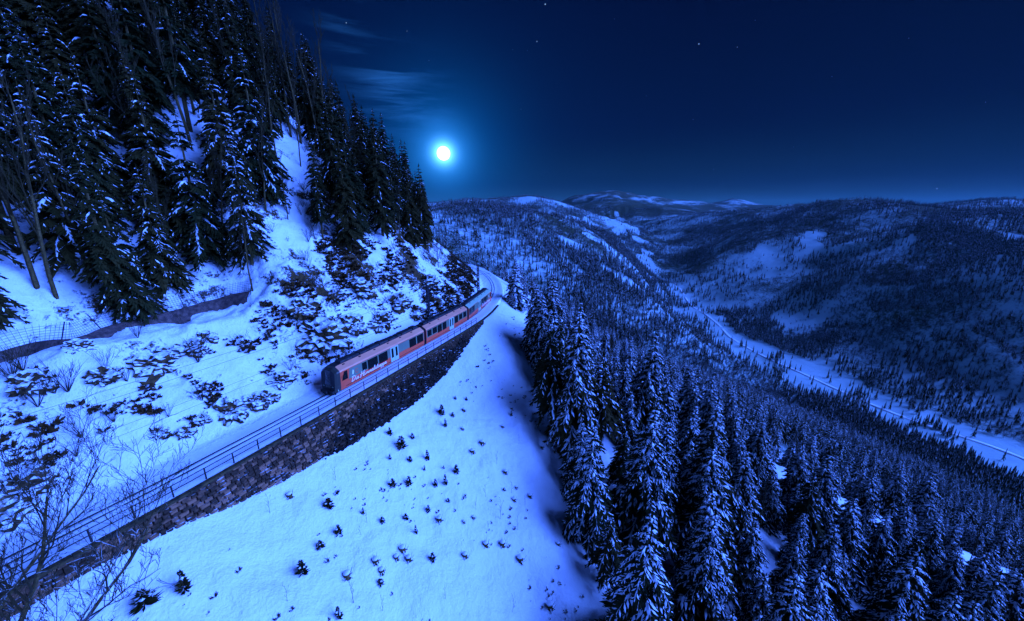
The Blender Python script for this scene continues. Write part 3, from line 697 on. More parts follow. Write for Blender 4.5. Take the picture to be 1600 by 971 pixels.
def bush_low(seed):
    r = random.Random(seed); m = MB()
    m.tube([(0, 0, -1), (0, 0, 7)], [.22, .1], 3, cap=False)
    for i in range(26):
        a = r.uniform(0, 6.28); z0 = r.uniform(3, 8); L_ = r.uniform(2, 4.2); u = r.uniform(.5, 1.3)
        b = Vector((math.cos(a) * .2, math.sin(a) * .2, z0)); e = b + Vector((math.cos(a), math.sin(a), u)) * L_; m.tube([b, e], [.13, .05], 3, cap=False)
    return m.mesh('distant_bare_tree', [M_TWIG])
BLOW = [bush_low(5), bush_low(6)]
fp = farwoods(); print('far woods', len(fp[0]))
scatter('distant_woods', *fp, LOW + BLOW)
# ------------------------------------------------------------------ railway: snow bed, rails, wall, railing
M_STEEL = mat('dark_rail_steel', (.035, .033, .035), .5, .6)
M_POST = mat('dark_railing_steel', (.03, .03, .034), .6, .3)
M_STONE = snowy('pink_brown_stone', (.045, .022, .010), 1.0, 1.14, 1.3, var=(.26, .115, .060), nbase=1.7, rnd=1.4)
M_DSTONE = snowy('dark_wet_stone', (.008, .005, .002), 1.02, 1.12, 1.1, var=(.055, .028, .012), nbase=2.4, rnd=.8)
M_MORTAR = mat('dark_mortar', ((.010, .006, .002), (.05, .028, .008)), .95, noise=(3, 5, .35, .65), bump=(6, .8, .1))
M_COPE = mat('coping_stone', ((.02, .014, .006), (.09, .055, .016)), .9, noise=(2, 5, .35, .65), bump=(9, .5, .04))
S0, S1 = s_at_y(-14), ARC[-1] - 170
def ribbon(name, prof, s0, s1, ds, mats, zfun=None, smooth=True):
    ss = np.arange(s0, s1, ds); V = []; n = len(prof)
    for s in ss:
        for u, z in prof:
            p = off(s, u, z + (zfun(s, u) if zfun else 0)); V.append(p)
    F = np.array([(i * n + j, i * n + j + 1, (i + 1) * n + j + 1, (i + 1) * n + j) for i in range(len(ss) - 1) for j in range(n - 1)], dtype=np.int32)
    return to_mesh(name, np.array(V), F, mats, smooth)
def bedz(s, u):
    w = 0.05 * (float(vnoise(np.array([s * .7]), np.array([u * 2.3 + 40]))[0]) - .5)
    if u > 3.0 and s > S_WALL_END + 1: w -= .35
    return w
bed_prof = [(-4.2, .62), (-3.6, .36), (-3.1, .14), (-2.7, .03), (-2.3, -.02), (-1.8, -.05), (-1.4, -.07), (-1.0, -.07), (-.62, -.05), (-.46, -.03), (-.40, -.13), (-.34, -.13), (-.28, -.05), (0, -.035), (.28, -.05), (.34, -.13), (.40, -.13), (.46, -.03), (.62, -.04),
            (1.0, -.08), (1.4, -.06), (1.8, .0), (2.2, .03), (2.6, .03), (2.85, .02), (3.02, 0.0), (3.12, -.3)]
o = link('snowy_track_bed', ribbon('snowy_track_bed', bed_prof, S0, S1, .6, [M_SNOW], bedz)); o['kind'] = 'structure'
trk = thing('railway_track', 'narrow gauge track with two dark rails sunk in packed snow', 'railway track')
for u in (-.375, .375):
    m = MB(); ss = np.arange(S0, S1, .8)
    prof = [(-.032, -.16), (-.032, .0), (.032, .0), (.032, -.16)]
    V = []; F = []
    for s in ss:
        for a, z in prof: V.append(off(s, u + a, z))
    for i in range(len(ss) - 1):
        for j in range(3): F.append((i * 4 + j, i * 4 + j + 1, i * 4 + 4 + j + 1, i * 4 + 4 + j))
    m.add(V, F); m.build('rail', M_STEEL, trk)
# --- retaining wall
SW0, SW1 = s_at_y(7), s_at_y(71.0)
U0, BAT, CH = 3.36, 0.12, 0.31
def wface(s, h): return off(s, U0 + BAT * h, -h)
wall = thing('retaining_wall', 'curved stone retaining wall carrying the railway above the snow slope', 'stone wall')
ss = np.arange(SW0, SW1 + 1, .7); m = MB(); V = []; F = []
for s in ss:
    h = wall_h(s) + 1.6; fr = [0, .33, .66, 1]
    V.append(off(s, 2.9, -.12)); V += [off(s, U0 + BAT * h * k - .16, -h * k - .04) for k in fr]
for i in range(len(ss) - 1):
    for j in range(4): F.append((i * 5 + j, i * 5 + 5 + j, i * 5 + 6 + j, i * 5 + 1 + j))
m.add(V, F); m.build('mortar_core', M_MORTAR, wall)
rs = random.Random(5)
def stone_mesh(seed, rough):
    r = random.Random(seed); j = lambda a: r.uniform(-a, a)
    v = []; 
    for (x, y, z) in [(-.5, 0, -.5), (.5, 0, -.5), (.5, 0, .5), (-.5, 0, .5)]: v.append((x, .0, z))
    for (x, z) in [(-.5, -.5), (.5, -.5), (.5, .5), (-.5, .5)]: v.append((x + j(.03) , .62 + j(.1), z + j(.03)))
    for (x, z) in [(-.42, -.40), (.42, -.40), (.42, .40), (-.42, .40)]: v.append((x + j(.07), 1.0 + j(rough), z + j(.07)))
    v.append((j(.1), 1.12 + j(rough), j(.1)))
    f = []
    for i in range(4):
        k = (i + 1) % 4; f += [(i, k, 4 + k, 4 + i), (4 + i, 4 + k, 8 + k, 8 + i), (8 + i, 8 + k, 12)]
    return v, f
ST = [stone_mesh(i, .16) for i in range(6)]; ST_DARK = [stone_mesh(20 + i, .5) for i in range(5)]
ME_L = [to_mesh('stone', v, f, [M_STONE]) for v, f in ST]; ME_D = [to_mesh('stone', v, f, [M_DSTONE]) for v, f in ST_DARK]
stones = []
ncourse = int(8.2 / CH)
for c_ in range(ncourse):
    s = SW0 + rs.uniform(0, .5)
    while s < SW1:
        wd = rs.uniform(.30, .70); h = (c_ + .5) * CH; s2 = s + wd / 2; W = wall_h(s2)
        if h < W + .7 + CH:
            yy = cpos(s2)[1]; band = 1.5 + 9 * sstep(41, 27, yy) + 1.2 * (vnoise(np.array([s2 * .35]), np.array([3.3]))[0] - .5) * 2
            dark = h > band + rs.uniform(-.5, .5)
            p = off(s2, U0 + BAT * h - .16, -h + (rs.uniform(-.03, .03) if not dark else rs.uniform(-.12, .12))); d = cdir(s2)
            pr = rs.uniform(.17, .215) if not dark else rs.uniform(.17, .34)
            Mx = Matrix(((-d[0] * wd * .95, d[1] * pr, 0, p[0]), (-d[1] * wd * .95, -d[0] * pr, BAT * .0, p[1]), (0, 0, CH * (rs.uniform(.90, 1.02) if not dark else 1.02), p[2]), (0, 0, 0, 1)))
            Mx = Mx @ Matrix.Rotation(rs.uniform(-.3, .3) if dark else rs.uniform(-.05, .05), 4, 'Y')
            dist = math.sqrt(p[0] ** 2 + p[1] ** 2 + p[2] ** 2); _, _, fw = project(p[0], p[1], p[2]); cc, rr_, _ = project(p[0], p[1], p[2])
            vis = -10 < cc < 1610 and rr_ < 985
            stones.append((wd / fw * (1 if vis else .01), Mx, dark))
        s += wd + .03
stones.sort(key=lambda q: -q[0])
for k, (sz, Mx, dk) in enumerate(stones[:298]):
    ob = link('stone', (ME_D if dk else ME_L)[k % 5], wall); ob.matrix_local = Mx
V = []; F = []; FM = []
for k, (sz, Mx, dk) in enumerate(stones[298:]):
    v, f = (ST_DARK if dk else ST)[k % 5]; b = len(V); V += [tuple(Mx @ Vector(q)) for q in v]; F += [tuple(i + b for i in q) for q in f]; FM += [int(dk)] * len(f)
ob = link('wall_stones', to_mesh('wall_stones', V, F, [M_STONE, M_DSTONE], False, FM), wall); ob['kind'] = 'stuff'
s = SW0
while s < SW1 + 12:
    m = MB(); e = min(2.0, SW1 + 12 - s); pts = [s + .015, s + e - .015]
    A0, A1 = off(pts[0], 3.27, 0.0), off(pts[1], 3.27, 0.0); m.bar(A0, A1, .40, .20); m.build('coping', M_COPE, wall); s += 2.0
# --- railing
rail_ = thing('guard_railing', 'dark steel railing with two bars running along the wall top', 'railing')
SP = s_at_y(37.9); k0 = int((SP - s_at_y(7)) / 2.12); posts = [SP + (i - k0) * 2.12 for i in range(k0 + 1 + int((SW1 - SP) / 2.12))]
for s in posts:
    m = MB(); m.bar(off(s, 2.86, -.1), off(s, 2.86, 1.02), .075, .075); m.build('railing_post', M_POST, rail_)
for z in (.55, 1.0):
    m = MB(); q = np.arange(posts[0], posts[-1] + .5, 1.06)
    for a, b in zip(q[:-1], q[1:]): m.bar(off(a, 2.86, z), off(b, 2.86, z), .05, .055)
    m.build('railing_bar', M_POST, rail_)
# --- overhead line masts and wires
def mast(y, label, H=8.2, arm=True, u=-3.0):
    s = s_at_y(y); p = off(s, u, 0); d = cdir(s); t = thing('catenary_mast', label, 'mast', (p[0], p[1], p[2]), -math.atan2(d[0], d[1]), 'overhead line masts')
    m = MB()
    for a, b in ((-.17, -.17), (.17, -.17), (.17, .17), (-.17, .17)): m.bar((a * 1.3, b * 1.3, -1.2), (a, b, H), .14, .14)
    m.build('mast_legs', M_POST, t); m = MB(); n = 13
    for i in range(n):
        z0, z1 = H * i / n, H * (i + 1) / n
        for a, b, c, e in ((-.16, -.16, .16, -.16), (.16, -.16, .16, .16), (.16, .16, -.16, .16), (-.16, .16, -.16, -.16)):
            if i % 2: a, b, c, e = c, e, a, b
            m.bar((a * 1.2, b * 1.2, z0), (c * 1.2, e * 1.2, z1), .07, .07)
    m.build('mast_lattice', M_POST, t)
    m = MB(); m.bar((0, 0, 5.7), (2.9, 0, 5.9), .07, .07); m.bar((0, 0, 6.9), (2.7, 0, 6.0), .05, .05); m.tube([(2.9, 0, 5.9), (3.1, 0, 5.25)], .03); m.build('bracket_arm', M_POST, t)
    m = MB(); m.bar((-.9, 0, H - .25), (1.1, 0, H - .25), .10, .10)
    for x in (-.85, 1.05): m.tube([(x, 0, H - .2), (x, 0, H + .15)], .05, 6)
    m.build('cross_arm', M_POST, t); return t
masts = [(62.5, 'lattice mast standing behind the middle of the train at the foot of the cliff'), (91, 'lattice mast beside the last carriage near the bend')]
for y, l in masts: mast(y, l)
ms = [s_at_y(-2)] + [s_at_y(y) for y, _ in masts] + [s_at_y(132)]
for nm, u, z, sag, rad, lab in (('contact_wire', 0.0, 5.2, .10, .014, 'lowest overhead wire hanging straight above the track'), ('carrier_wire', 0.0, 6.3, .55, .014, 'carrier wire sagging just above the contact wire'),
                       ('feeder_wire', -3.8, 8.0, .9, .016, 'upper wire strung on the hill side of the masts'), ('feeder_wire', -2.0, 8.0, 1.1, .016, 'upper wire strung on the track side of the masts')):
    m = MB()
    for a, b in zip(ms[:-1], ms[1:]):
        A_, B_ = off(a, u, z), off(b, u, z); n = 14; pts = []
        for i in range(n + 1):
            f = i / n; P_ = A_ * (1 - f) + B_ * f
            if u == 0.0: P_ = off(a * (1 - f) + b * f, 0, z)
            P_ = P_.copy(); P_[2] -= sag * 4 * f * (1 - f); pts.append(P_)
        m.tube(pts, rad, 3, cap=False)
    tag(m.build(nm, M_POST), lab, 'wire', 'overhead wires')
# ------------------------------------------------------------------ train
M_RED = mat('orange_red_paint', (.78, .085, .032), .38, .0, spec=.5)
M_GREY = mat('silver_grey_panel', ((.16, .18, .115), (.20, .22, .14)), .42, .2, noise=(.6, 2, .3, .7))
M_PINK = mat('copper_roof_edge', ((.82, .26, .14), (.90, .33, .17)), .45, .1, noise=(.5, 3, .3, .7))
M_PALE = mat('roof_edge_painted_reflection', (.34, .44, .28), .45, .1)  # rear car's roof edge with its reflection painted in; headlights and plate share it
M_ROOF = mat('dark_roof', ((.010, .010, .012), (.022, .02, .022)), .7, noise=(1.5, 3, .3, .7))
M_BLACK = mat('black_rubber', (.012, .012, .014), .75)
M_GLASS = mat('dark_glass', (.008, .009, .008), .22, spec=.35)
M_DOOR = mat('pale_door_paint', (.40, .50, .34), .4)
M_WHITE = mat('white_lettering', (.85, .85, .85), .5)
M_MASK = mat('grey_cab_mask', (.05, .046, .034), .35, .2)
M_EQ = mat('roof_equipment', ((.02, .02, .022), (.06, .06, .065)), .6, .3, noise=(2.5, 3, .3, .7))
HW = 1.325
PROF = [(-.9, .38), (-1.22, .40), (-1.29, .75), (-HW, 1.3), (-HW, 2.72), (-1.27, 2.92), (-.62, 3.34), (-.55, 3.36), (.55, 3.36), (.62, 3.34), (1.27, 2.92), (HW, 2.72), (HW, 1.3), (1.29, .75), (1.22, .40), (.9, .38)]
# profile material per strip: 0 red, 1 roof edge, 2 dark roof
PM = [0, 0, 0, 0, 1, 1, 2, 2, 2, 1, 1, 0, 0, 0, 0]
def shell(stations):
    """stations: (x, width factor, z top factor, z offset)"""
    V = []; F = []; FM = []
    for x, wf, tf, lean in stations:
        for (y, z) in PROF: zz = .38 + (z - .38) * tf; V.append((x + lean * (zz - .38), y * wf, zz))
    n = len(PROF)
    for i in range(len(stations) - 1):
        for j in range(n - 1): F.append((i * n + j, i * n + j + 1, i * n + n + j + 1, i * n + n + j)); FM.append(PM[j])
        F.append((i * n + n - 1, i * n, i * n + n, i * n + 2 * n - 1)); FM.append(2)
    k = (len(stations) - 1) * n
    F.append(tuple(range(n))); FM.append(2); F.append(tuple(k + j for j in range(n))[::-1]); FM.append(2)
    return V, F, FM
train = None
def car(parent, s_a, L_, cab, items, edge, mirror=False):
    """one articulated section between arc lengths s_a and s_a+L_; local x runs from its front to its rear, right side of the train is local -y or +y"""
    A_, B_ = off(s_a, 0, 0), off(s_a + L_, 0, 0)
    if mirror: A_, B_ = B_, A_
    e = (B_ - A_) / np.linalg.norm(B_ - A_); ex = Vector(e); ey = Vector((0, 0, 1)).cross(ex); M0 = Matrix(((ex.x, ey.x, 0, A_[0]), (ex.y, ey.y, 0, A_[1]), (0, 0, 1, A_[2]), (0, 0, 0, 1)))
    sd = -1 if not mirror else 1                # valley side in local y
    st = [(0.0, .985, .99, 0), (.05, 1, 1, 0), (L_ - .05, 1, 1, 0), (L_, .985, .99, 0)]
    if cab: st = [(0.0, .80, .90, .10), (.28, .90, .955, .08), (.75, .975, .985, .03), (1.25, 1, 1, 0), (L_ - .05, 1, 1, 0), (L_, .985, .99, 0)]
    V, F, FM = shell(st); n = len(PROF)
    if cab:
        for i in range(2):
            for j in range(n - 1): FM[i * n + j] = 4
        for j in range(n - 1):
            if PM[j] != 0: FM[2 * n + j] = 2 if PM[j] == 2 else 1
    body = link('car_body', to_mesh('car_body', V, F, [M_RED, edge, M_ROOF, M_BLACK, M_MASK], False, FM), parent)
    inv = parent.matrix_world.inverted() if False else Matrix.Translation(-Vector(parent.location)); body.matrix_local = inv @ M0
    def panel(name, x0, x1, z0, z1, th, mt, side, off_=0.0, skew=0.0):
        m = MB(); y = side * (HW + off_ + th / 2)
        v = [(x, side * (HW + off_ + q * th), z) for q in (-.6, 1) for (x, z) in ((x0, z0), (x1, z0), (x1 , z1), (x0 + skew, z1))]
        m.add(v, [(0, 1, 2, 3), (7, 6, 5, 4), (0, 4, 5, 1), (1, 5, 6, 2), (2, 6, 7, 3), (3, 7, 4, 0)]); return m.build(name, mt, body)
    for side in (-1, 1):
        gx0 = 1.95 if cab else .12
        panel('window_band', gx0, L_ - .12, 1.36, 2.66, .006, M_GREY, side, skew=.25 if cab else 0)
        for kind, a, b in items:
            if kind == 'w': panel('window', a, b, 1.50, 2.52, .016, M_GLASS, side)
            elif kind == 'W': panel('window', a, b, 1.25, 2.55, .016, M_GLASS, side)
            elif kind == 'c': panel('cab_window', a, b, 1.55, 2.60, .016, M_GLASS, side, skew=.38)
            elif kind == 'd':
                mid = (a + b) / 2
                for x0, x1 in ((a, mid - .015), (mid + .015, b)):
                    m = MB(); y = side * (HW + .012); w_ = x1 - x0
                    m.box(((x0 + x1) / 2, side * (HW - .01), 1.62), (w_, .07, 2.12), 0); m.box(((x0 + x1) / 2, side * (HW + .028), 1.83), (w_ * .52, .012, 1.35), 1)
                    m.build('door', [M_DOOR, M_GLASS], body)
    # dark seam along the skirt, roof ribs and boxes
    for side in (-1, 1):
        m = MB(); v0 = 1.5 if cab else .1; m.box(((v0 + L_ - .1) / 2, side * 1.30, .70), (L_ - .1 - v0, .05, .035)); m.build('skirt_seam', M_BLACK, body)
    rr = random.Random(int(L_ * 10) + cab); x = 1.7 if cab else .6
    while x < L_ - 1.2:
        l = rr.uniform(.9, 2.2); l = min(l, L_ - .4 - x); m = MB(); h = rr.uniform(.14, .34); m.box((x + l / 2, rr.uniform(-.04, .04), 3.36 + h / 2), (l - .12, rr.uniform(.85, 1.08), h), 0)
        for k in range(int(l / .3)): m.box((x + .15 + k * .3, 0, 3.38 + h), (.05, .8, .03), 0)
        m.build('roof_unit', M_EQ, body); x += l
    for k in range(int(L_ / 2.6)):
        m = MB(); xx = 1.9 + k * 2.6
        if xx < L_ - .5: m.box((xx, sd * .80, 3.265), (.30, .16, .07)); m.build('roof_vent', M_BLACK, body)
    for bx in ((3.0,) if cab else (1.2, L_ - 1.2)):
        m = MB(); m.box((bx, 0, .42), (2.2, 1.7, .3))
        for wx in (-.7, .7):
            for wy in (-.42, .42):
                c0 = Vector((bx + wx, wy, .36)); m.tube([c0 - Vector((0, .06, 0)), c0 + Vector((0, .06, 0))], .35, 12)
        m.build('bogie', M_BLACK, body)
    if cab:
        def nose(y, z, push=0.0):                # point on the raked front face
            return (0 + .10 * (z - .38) - push + .26 * (abs(y) / 1.05) ** 2.5, y, z)
        def face(name, outline, mt, th=.03):
            m = MB(); c = (sum(p[0] for p in outline) / len(outline), sum(p[1] for p in outline) / len(outline)); n_ = len(outline)
            f = [nose(y, z, .045) for y, z in outline] + [nose(y, z, -.05) for y, z in outline] + [nose(c[0], c[1], .075)]
            m.add(f, [(i, (i + 1) % n_, 2 * n_) for i in range(n_)] + [(i, n_ + i, n_ + (i + 1) % n_, (i + 1) % n_) for i in range(n_)]); m.build(name, mt, body)
        face('windscreen', [(-.80, 1.55), (-.5, 1.22), (.5, 1.22), (.80, 1.55), (.84, 2.3), (.74, 2.78), (.45, 2.98), (-.45, 2.98), (-.74, 2.78), (-.84, 2.3)], M_GLASS)
        face('front_mask', [(-.95, .95), (-.7, .68), (.7, .68), (.95, .95), (.97, 1.45), (.5, 1.16), (-.5, 1.16), (-.97, 1.45)], M_MASK)
        m = MB(); m.tube([nose(-.35, 1.3, .1), nose(.35, 2.1, .12)], .02, 4); m.build('wiper', M_BLACK, body)
        for y in (-.72, .72): m = MB(); p = nose(y, 1.0, .06); m.box(p, (.08, .26, .14)); m.build('headlight', M_PALE, body)
        m = MB(); m.box((-.02, 0, .46), (.5, 1.9, .28)); m.box((-.34, 0, .50), (.5, .34, .26)); m.box((-.5, 0, .52), (.14, .62, .34)); m.build('coupler', M_BLACK, body)
        m = MB(); m.add([(-.3, 0, .08), (.15, -1.05, .08), (.15, 1.05, .08), (-.1, 0, .42), (.2, -1.05, .42), (.2, 1.05, .42)], [(0, 1, 4, 3), (0, 3, 5, 2), (1, 2, 5, 4), (3, 4, 5), (0, 2, 1)]); m.build('snow_plough', M_BLACK, body)
        m = MB(); m.box((.42, sd * 1.02, .55), (.10, .30, .28)); m.build('number_plate', M_PALE, body)
        for side in (-1, 1):
            m = MB(); m.bar((1.3, side * 1.34, 2.25), (1.15, side * 1.56, 2.2), .04, .04); m.box((1.12, side * 1.6, 2.1), (.08, .14, .34)); m.build('mirror', M_BLACK, body)
    return body, sd
# handwriting strokes in a unit cell (x advance, strokes)
GL = {
 'D': (.95, [[(.30, 1.0), (.18, .5), (.05, .02)], [(.02, .88), (.35, 1.05), (.8, .85), (.88, .5), (.6, .12), (.2, -.02), (.0, .06)]]),
 'i': (.34, [[(.0, .1), (.1, .45), (.06, .08), (.16, .0), (.34, .12)], [(.13, .62), (.15, .68)]]),
 'e': (.46, [[(.0, .12), (.3, .3), (.26, .46), (.12, .44), (.05, .2), (.16, .0), (.46, .14)]]),
 'H': (1.0, [[(.25, 1.05), (.12, .5), (.0, -.15)], [(.85, 1.1), (.68, .5), (.6, .0), (.75, -.02), (1.0, .12)], [(-.1, .45), (.4, .58), (.95, .5)]]),
 'm': (.78, [[(.0, .05), (.08, .42), (.06, .0), (.2, .4), (.32, .38), (.3, .0), (.44, .4), (.56, .38), (.54, .03), (.62, .0), (.78, .12)]]),
 'l': (.36, [[(.0, .1), (.22, .7), (.24, .98), (.12, .9), (.06, .3), (.12, .0), (.36, .14)]]),
 's': (.40, [[(.0, .06), (.2, .45), (.26, .2), (.16, .0), (.02, .05), (.4, .13)]]),
 't': (.40, [[(.2, .85), (.1, .3), (.14, .0), (.4, .12)], [(.0, .55), (.36, .6)]]),
 'r': (.40, [[(.0, .05), (.1, .45), (.14, .36), (.28, .4), (.22, .1), (.28, .0), (.4, .12)]]),
 'p': (.50, [[(.04, .42), (.0, -.1), (-.08, -.5)], [(.02, .3), (.2, .46), (.34, .3), (.24, .02), (.08, .04), (.5, .12)]]),
 ' ': (.34, [])}
def lettering(body, text, x0, length, z0, side, flip):
    adv = sum(GL[c][0] for c in text); k = length / adv; m = MB(); x = 0
    for c in text:
        a, st = GL[c]
        for S_ in st:
            P_ = []
            for i in range(len(S_) - 1):
                for f in (0, .5): P_.append((S_[i][0] * (1 - f) + S_[i + 1][0] * f, S_[i][1] * (1 - f) + S_[i + 1][1] * f))
            P_.append(S_[-1]); Q_ = [P_[0]] + [((P_[i - 1][0] + 2 * P_[i][0] + P_[i + 1][0]) / 4, (P_[i - 1][1] + 2 * P_[i][1] + P_[i + 1][1]) / 4) for i in range(1, len(P_) - 1)] + [P_[-1]]
            for (a0, b0), (a1, b1) in zip(Q_[:-1], Q_[1:]):
                p = [(x + a0 + .18 * b0) * k, z0 + b0 * .62], [(x + a1 + .18 * b1) * k, z0 + b1 * .62]
                X0 = x0 - p[0][0] if flip else x0 + p[0][0]; X1 = x0 - p[1][0] if flip else x0 + p[1][0]
                m.bar((X0, side * (HW + .02), p[0][1]), (X1, side * (HW + .02), p[1][1]), .012, .075)
        x += a
    return m.build('lettering', M_WHITE, body)
SF = s_at_y(39.7); pf = off(SF, 0, 0)
train = thing('train', 'orange and grey three section railcar train rounding the snowy ledge', 'train', (pf[0], pf[1], pf[2]))
L1, L2, L3, GAPL = 17.3, 13.8, 17.2, .55
c1, sd1 = car(train, SF, L1, True, [('c', .98, 1.85), ('w', 4.2, 5.0), ('W', 5.15, 6.95), ('W', 7.15, 8.85), ('d', 9.45, 11.1), ('W', 13.6, 15.2), ('W', 15.45, 17.0)], M_PINK)
c2, _ = car(train, SF + L1 + GAPL, L2, False, [('w', .35, 1.5), ('w', 1.8, 3.1), ('W', 3.3, 4.6), ('W', 4.85, 6.1), ('d', 7.1, 8.6), ('W', 9.0, 10.2), ('w', 10.6, 11.8), ('w', 12.2, 13.4)], M_PINK)
c3, sd3 = car(train, SF + L1 + L2 + 2 * GAPL, L3, True, [('c', .98, 1.85), ('w', 4.2, 5.0), ('W', 5.15, 6.95), ('W', 7.15, 8.85), ('d', 9.45, 11.1), ('W', 13.6, 15.2), ('W', 15.45, 17.0)], M_PALE, True)
lettering(c1, 'Die Himmelstreppe', 2.3, 6.2, .86, sd1, False)
lettering(c3, 'Die Himmelstreppe', 8.4, 6.2, .86, sd3, True)
def emblem(body, x, side, k):
    m = MB()
    m.add([(x, side * (HW + .02), 1.75), (x + k * .16, side * (HW + .02), 1.72), (x + k * .26, side * (HW + .02), 2.2), (x + k * .12, side * (HW + .02), 2.3)], [(0, 1, 2, 3)] if k * side < 0 else [(3, 2, 1, 0)], 0); m.build('emblem', M_WHITE, body)
    m = MB(); c = [(x + k * .75 + math.cos(t) * .2, side * (HW + .018), 1.95 + math.sin(t) * .28) for t in np.linspace(.6, 6.0, 12)]
    for a, b in zip(c[:-1], c[1:]): m.bar(a, b, .012, .07)
    m.build('emblem_ring', M_RED, body)
emblem(c1, 2.55, sd1, 1); emblem(c3, 2.9, sd3, 1)
for sj in (SF + L1, SF + L1 + GAPL + L2):
    A_, B_ = off(sj - .04, 0, 0), off(sj + GAPL + .04, 0, 0); m = MB(); n = 9
    V = []; F = []
    pr = [(-1.05, .5), (-1.16, 1.0), (-1.17, 2.6), (-1.1, 2.85), (-.6, 3.2), (.6, 3.2), (1.1, 2.85), (1.17, 2.6), (1.16, 1.0), (1.05, .5)]
    for i in range(n):
        f = i / (n - 1); P_ = A_ * (1 - f) + B_ * f; d = (B_ - A_) / np.linalg.norm(B_ - A_); sc = 1.0 if i % 2 else .94
        for y, z in pr: V.append((P_[0] + d[1] * y * sc - pf[0], P_[1] - d[0] * y * sc - pf[1], z * (1 if i % 2 else .985)))
    k = len(pr)
    for i in range(n - 1):
        for j in range(k): F.append((i * k + j, i * k + (j + 1) % k, (i + 1) * k + (j + 1) % k, (i + 1) * k + j))
    m.add(V, F); m.build('bellows', M_BLACK, train)
# ------------------------------------------------------------------ moon, stars
dm = 20000.0
def uv_sphere(R_, k=24):
    V = []; F = []
    for i in range(k // 2 + 1):
        for j in range(k): t = PI * i / (k // 2); a = 2 * PI * j / k; V.append((R_ * math.sin(t) * math.cos(a), R_ * math.sin(t) * math.sin(a), R_ * math.cos(t)))
    for i in range(k // 2):
        for j in range(k): F.append((i * k + j, i * k + k + j, i * k + k + (j + 1) % k, i * k + (j + 1) % k))
    return V, F
V, F = uv_sphere(10.0 / FPX * dm * .93, 40)
mo = link('moon', to_mesh('moon', V, F, [emit('moonglow', (.78, .80, 1.0), 1.2)], True), loc=tuple(moon_dir * dm)); tag(mo, 'bright full moon glowing low over the valley ridge', 'moon')
V = []; F = []; r = random.Random(12)
STAR_PX = [(852, 7, 1.3), (839, 65, 1.0), (1092, 69, 1.2), (1152, 74, .8), (1083, 187, .7), (541, 36, .9), (636, 49, .5), (801, 78, .5), (824, 79, .5), (670, 95, .5), (814, 171, .6), (1464, 295, .9), (1180, 32, .5), (1300, 120, .5), (1420, 60, .5), (1010, 150, .5), (960, 30, .5), (1540, 160, .5), (1240, 230, .4), (1115, 265, .7), (990, 240, .4)]
for c, rr_, sz in STAR_PX:
    d = ray(c, rr_); d = d / np.linalg.norm(d) * 19000; v, f = uv_sphere(19000 / FPX * .62 * sz, 6); b = len(V); V += [tuple(np.array(q) + d) for q in v]; F += [tuple(i + b for i in q) for q in f]
so = link('stars', to_mesh('stars', V, F, [emit('starlight', (.35, .6, 1.0), .35)])); so['kind'] = 'stuff'
# ------------------------------------------------------------------ valley floor: road and stream
def drape(name, P, w, dz, m_, kind='structure'):
    C_ = spline(np.array(P, float), 6.0); d = np.gradient(C_, axis=0); d /= np.linalg.norm(d, axis=1)[:, None]; V = []
    hw = w / 2
    zc, _, _ = height(C_[:, 0], C_[:, 1]); k = np.ones(9) / 9; zc = np.convolve(np.pad(zc, 4, mode='edge'), k, 'valid')
    for p, t, z in zip(C_, d, zc):
        V += [(p[0] + t[1] * hw, p[1] - t[0] * hw, z + dz - 1.5), (p[0] + t[1] * hw, p[1] - t[0] * hw, z + dz), (p[0] - t[1] * hw, p[1] + t[0] * hw, z + dz), (p[0] - t[1] * hw, p[1] + t[0] * hw, z + dz - 1.5)]
    F = np.array([(i * 4 + j, i * 4 + 4 + j, i * 4 + 5 + j, i * 4 + 1 + j) for i in range(len(C_) - 1) for j in range(3)], dtype=np.int32)
    o = link(name, to_mesh(name, V, F, [m_], True)); o['kind'] = kind; return o
drape('valley_road', [(a - 3 + 11 * math.sin(b / 67 + 1), b) for a, b in VAL[1:9]], 6.0, 0.45, M_SNOW)
M_RIVER = mat('dark_river', (.02, .03, .045), .15, spec=.6)
drape('stream', [(a + 13 + 5 * math.sin(b / 40), b) for a, b in VAL[1:3]], 2.2, 0.5, M_RIVER)
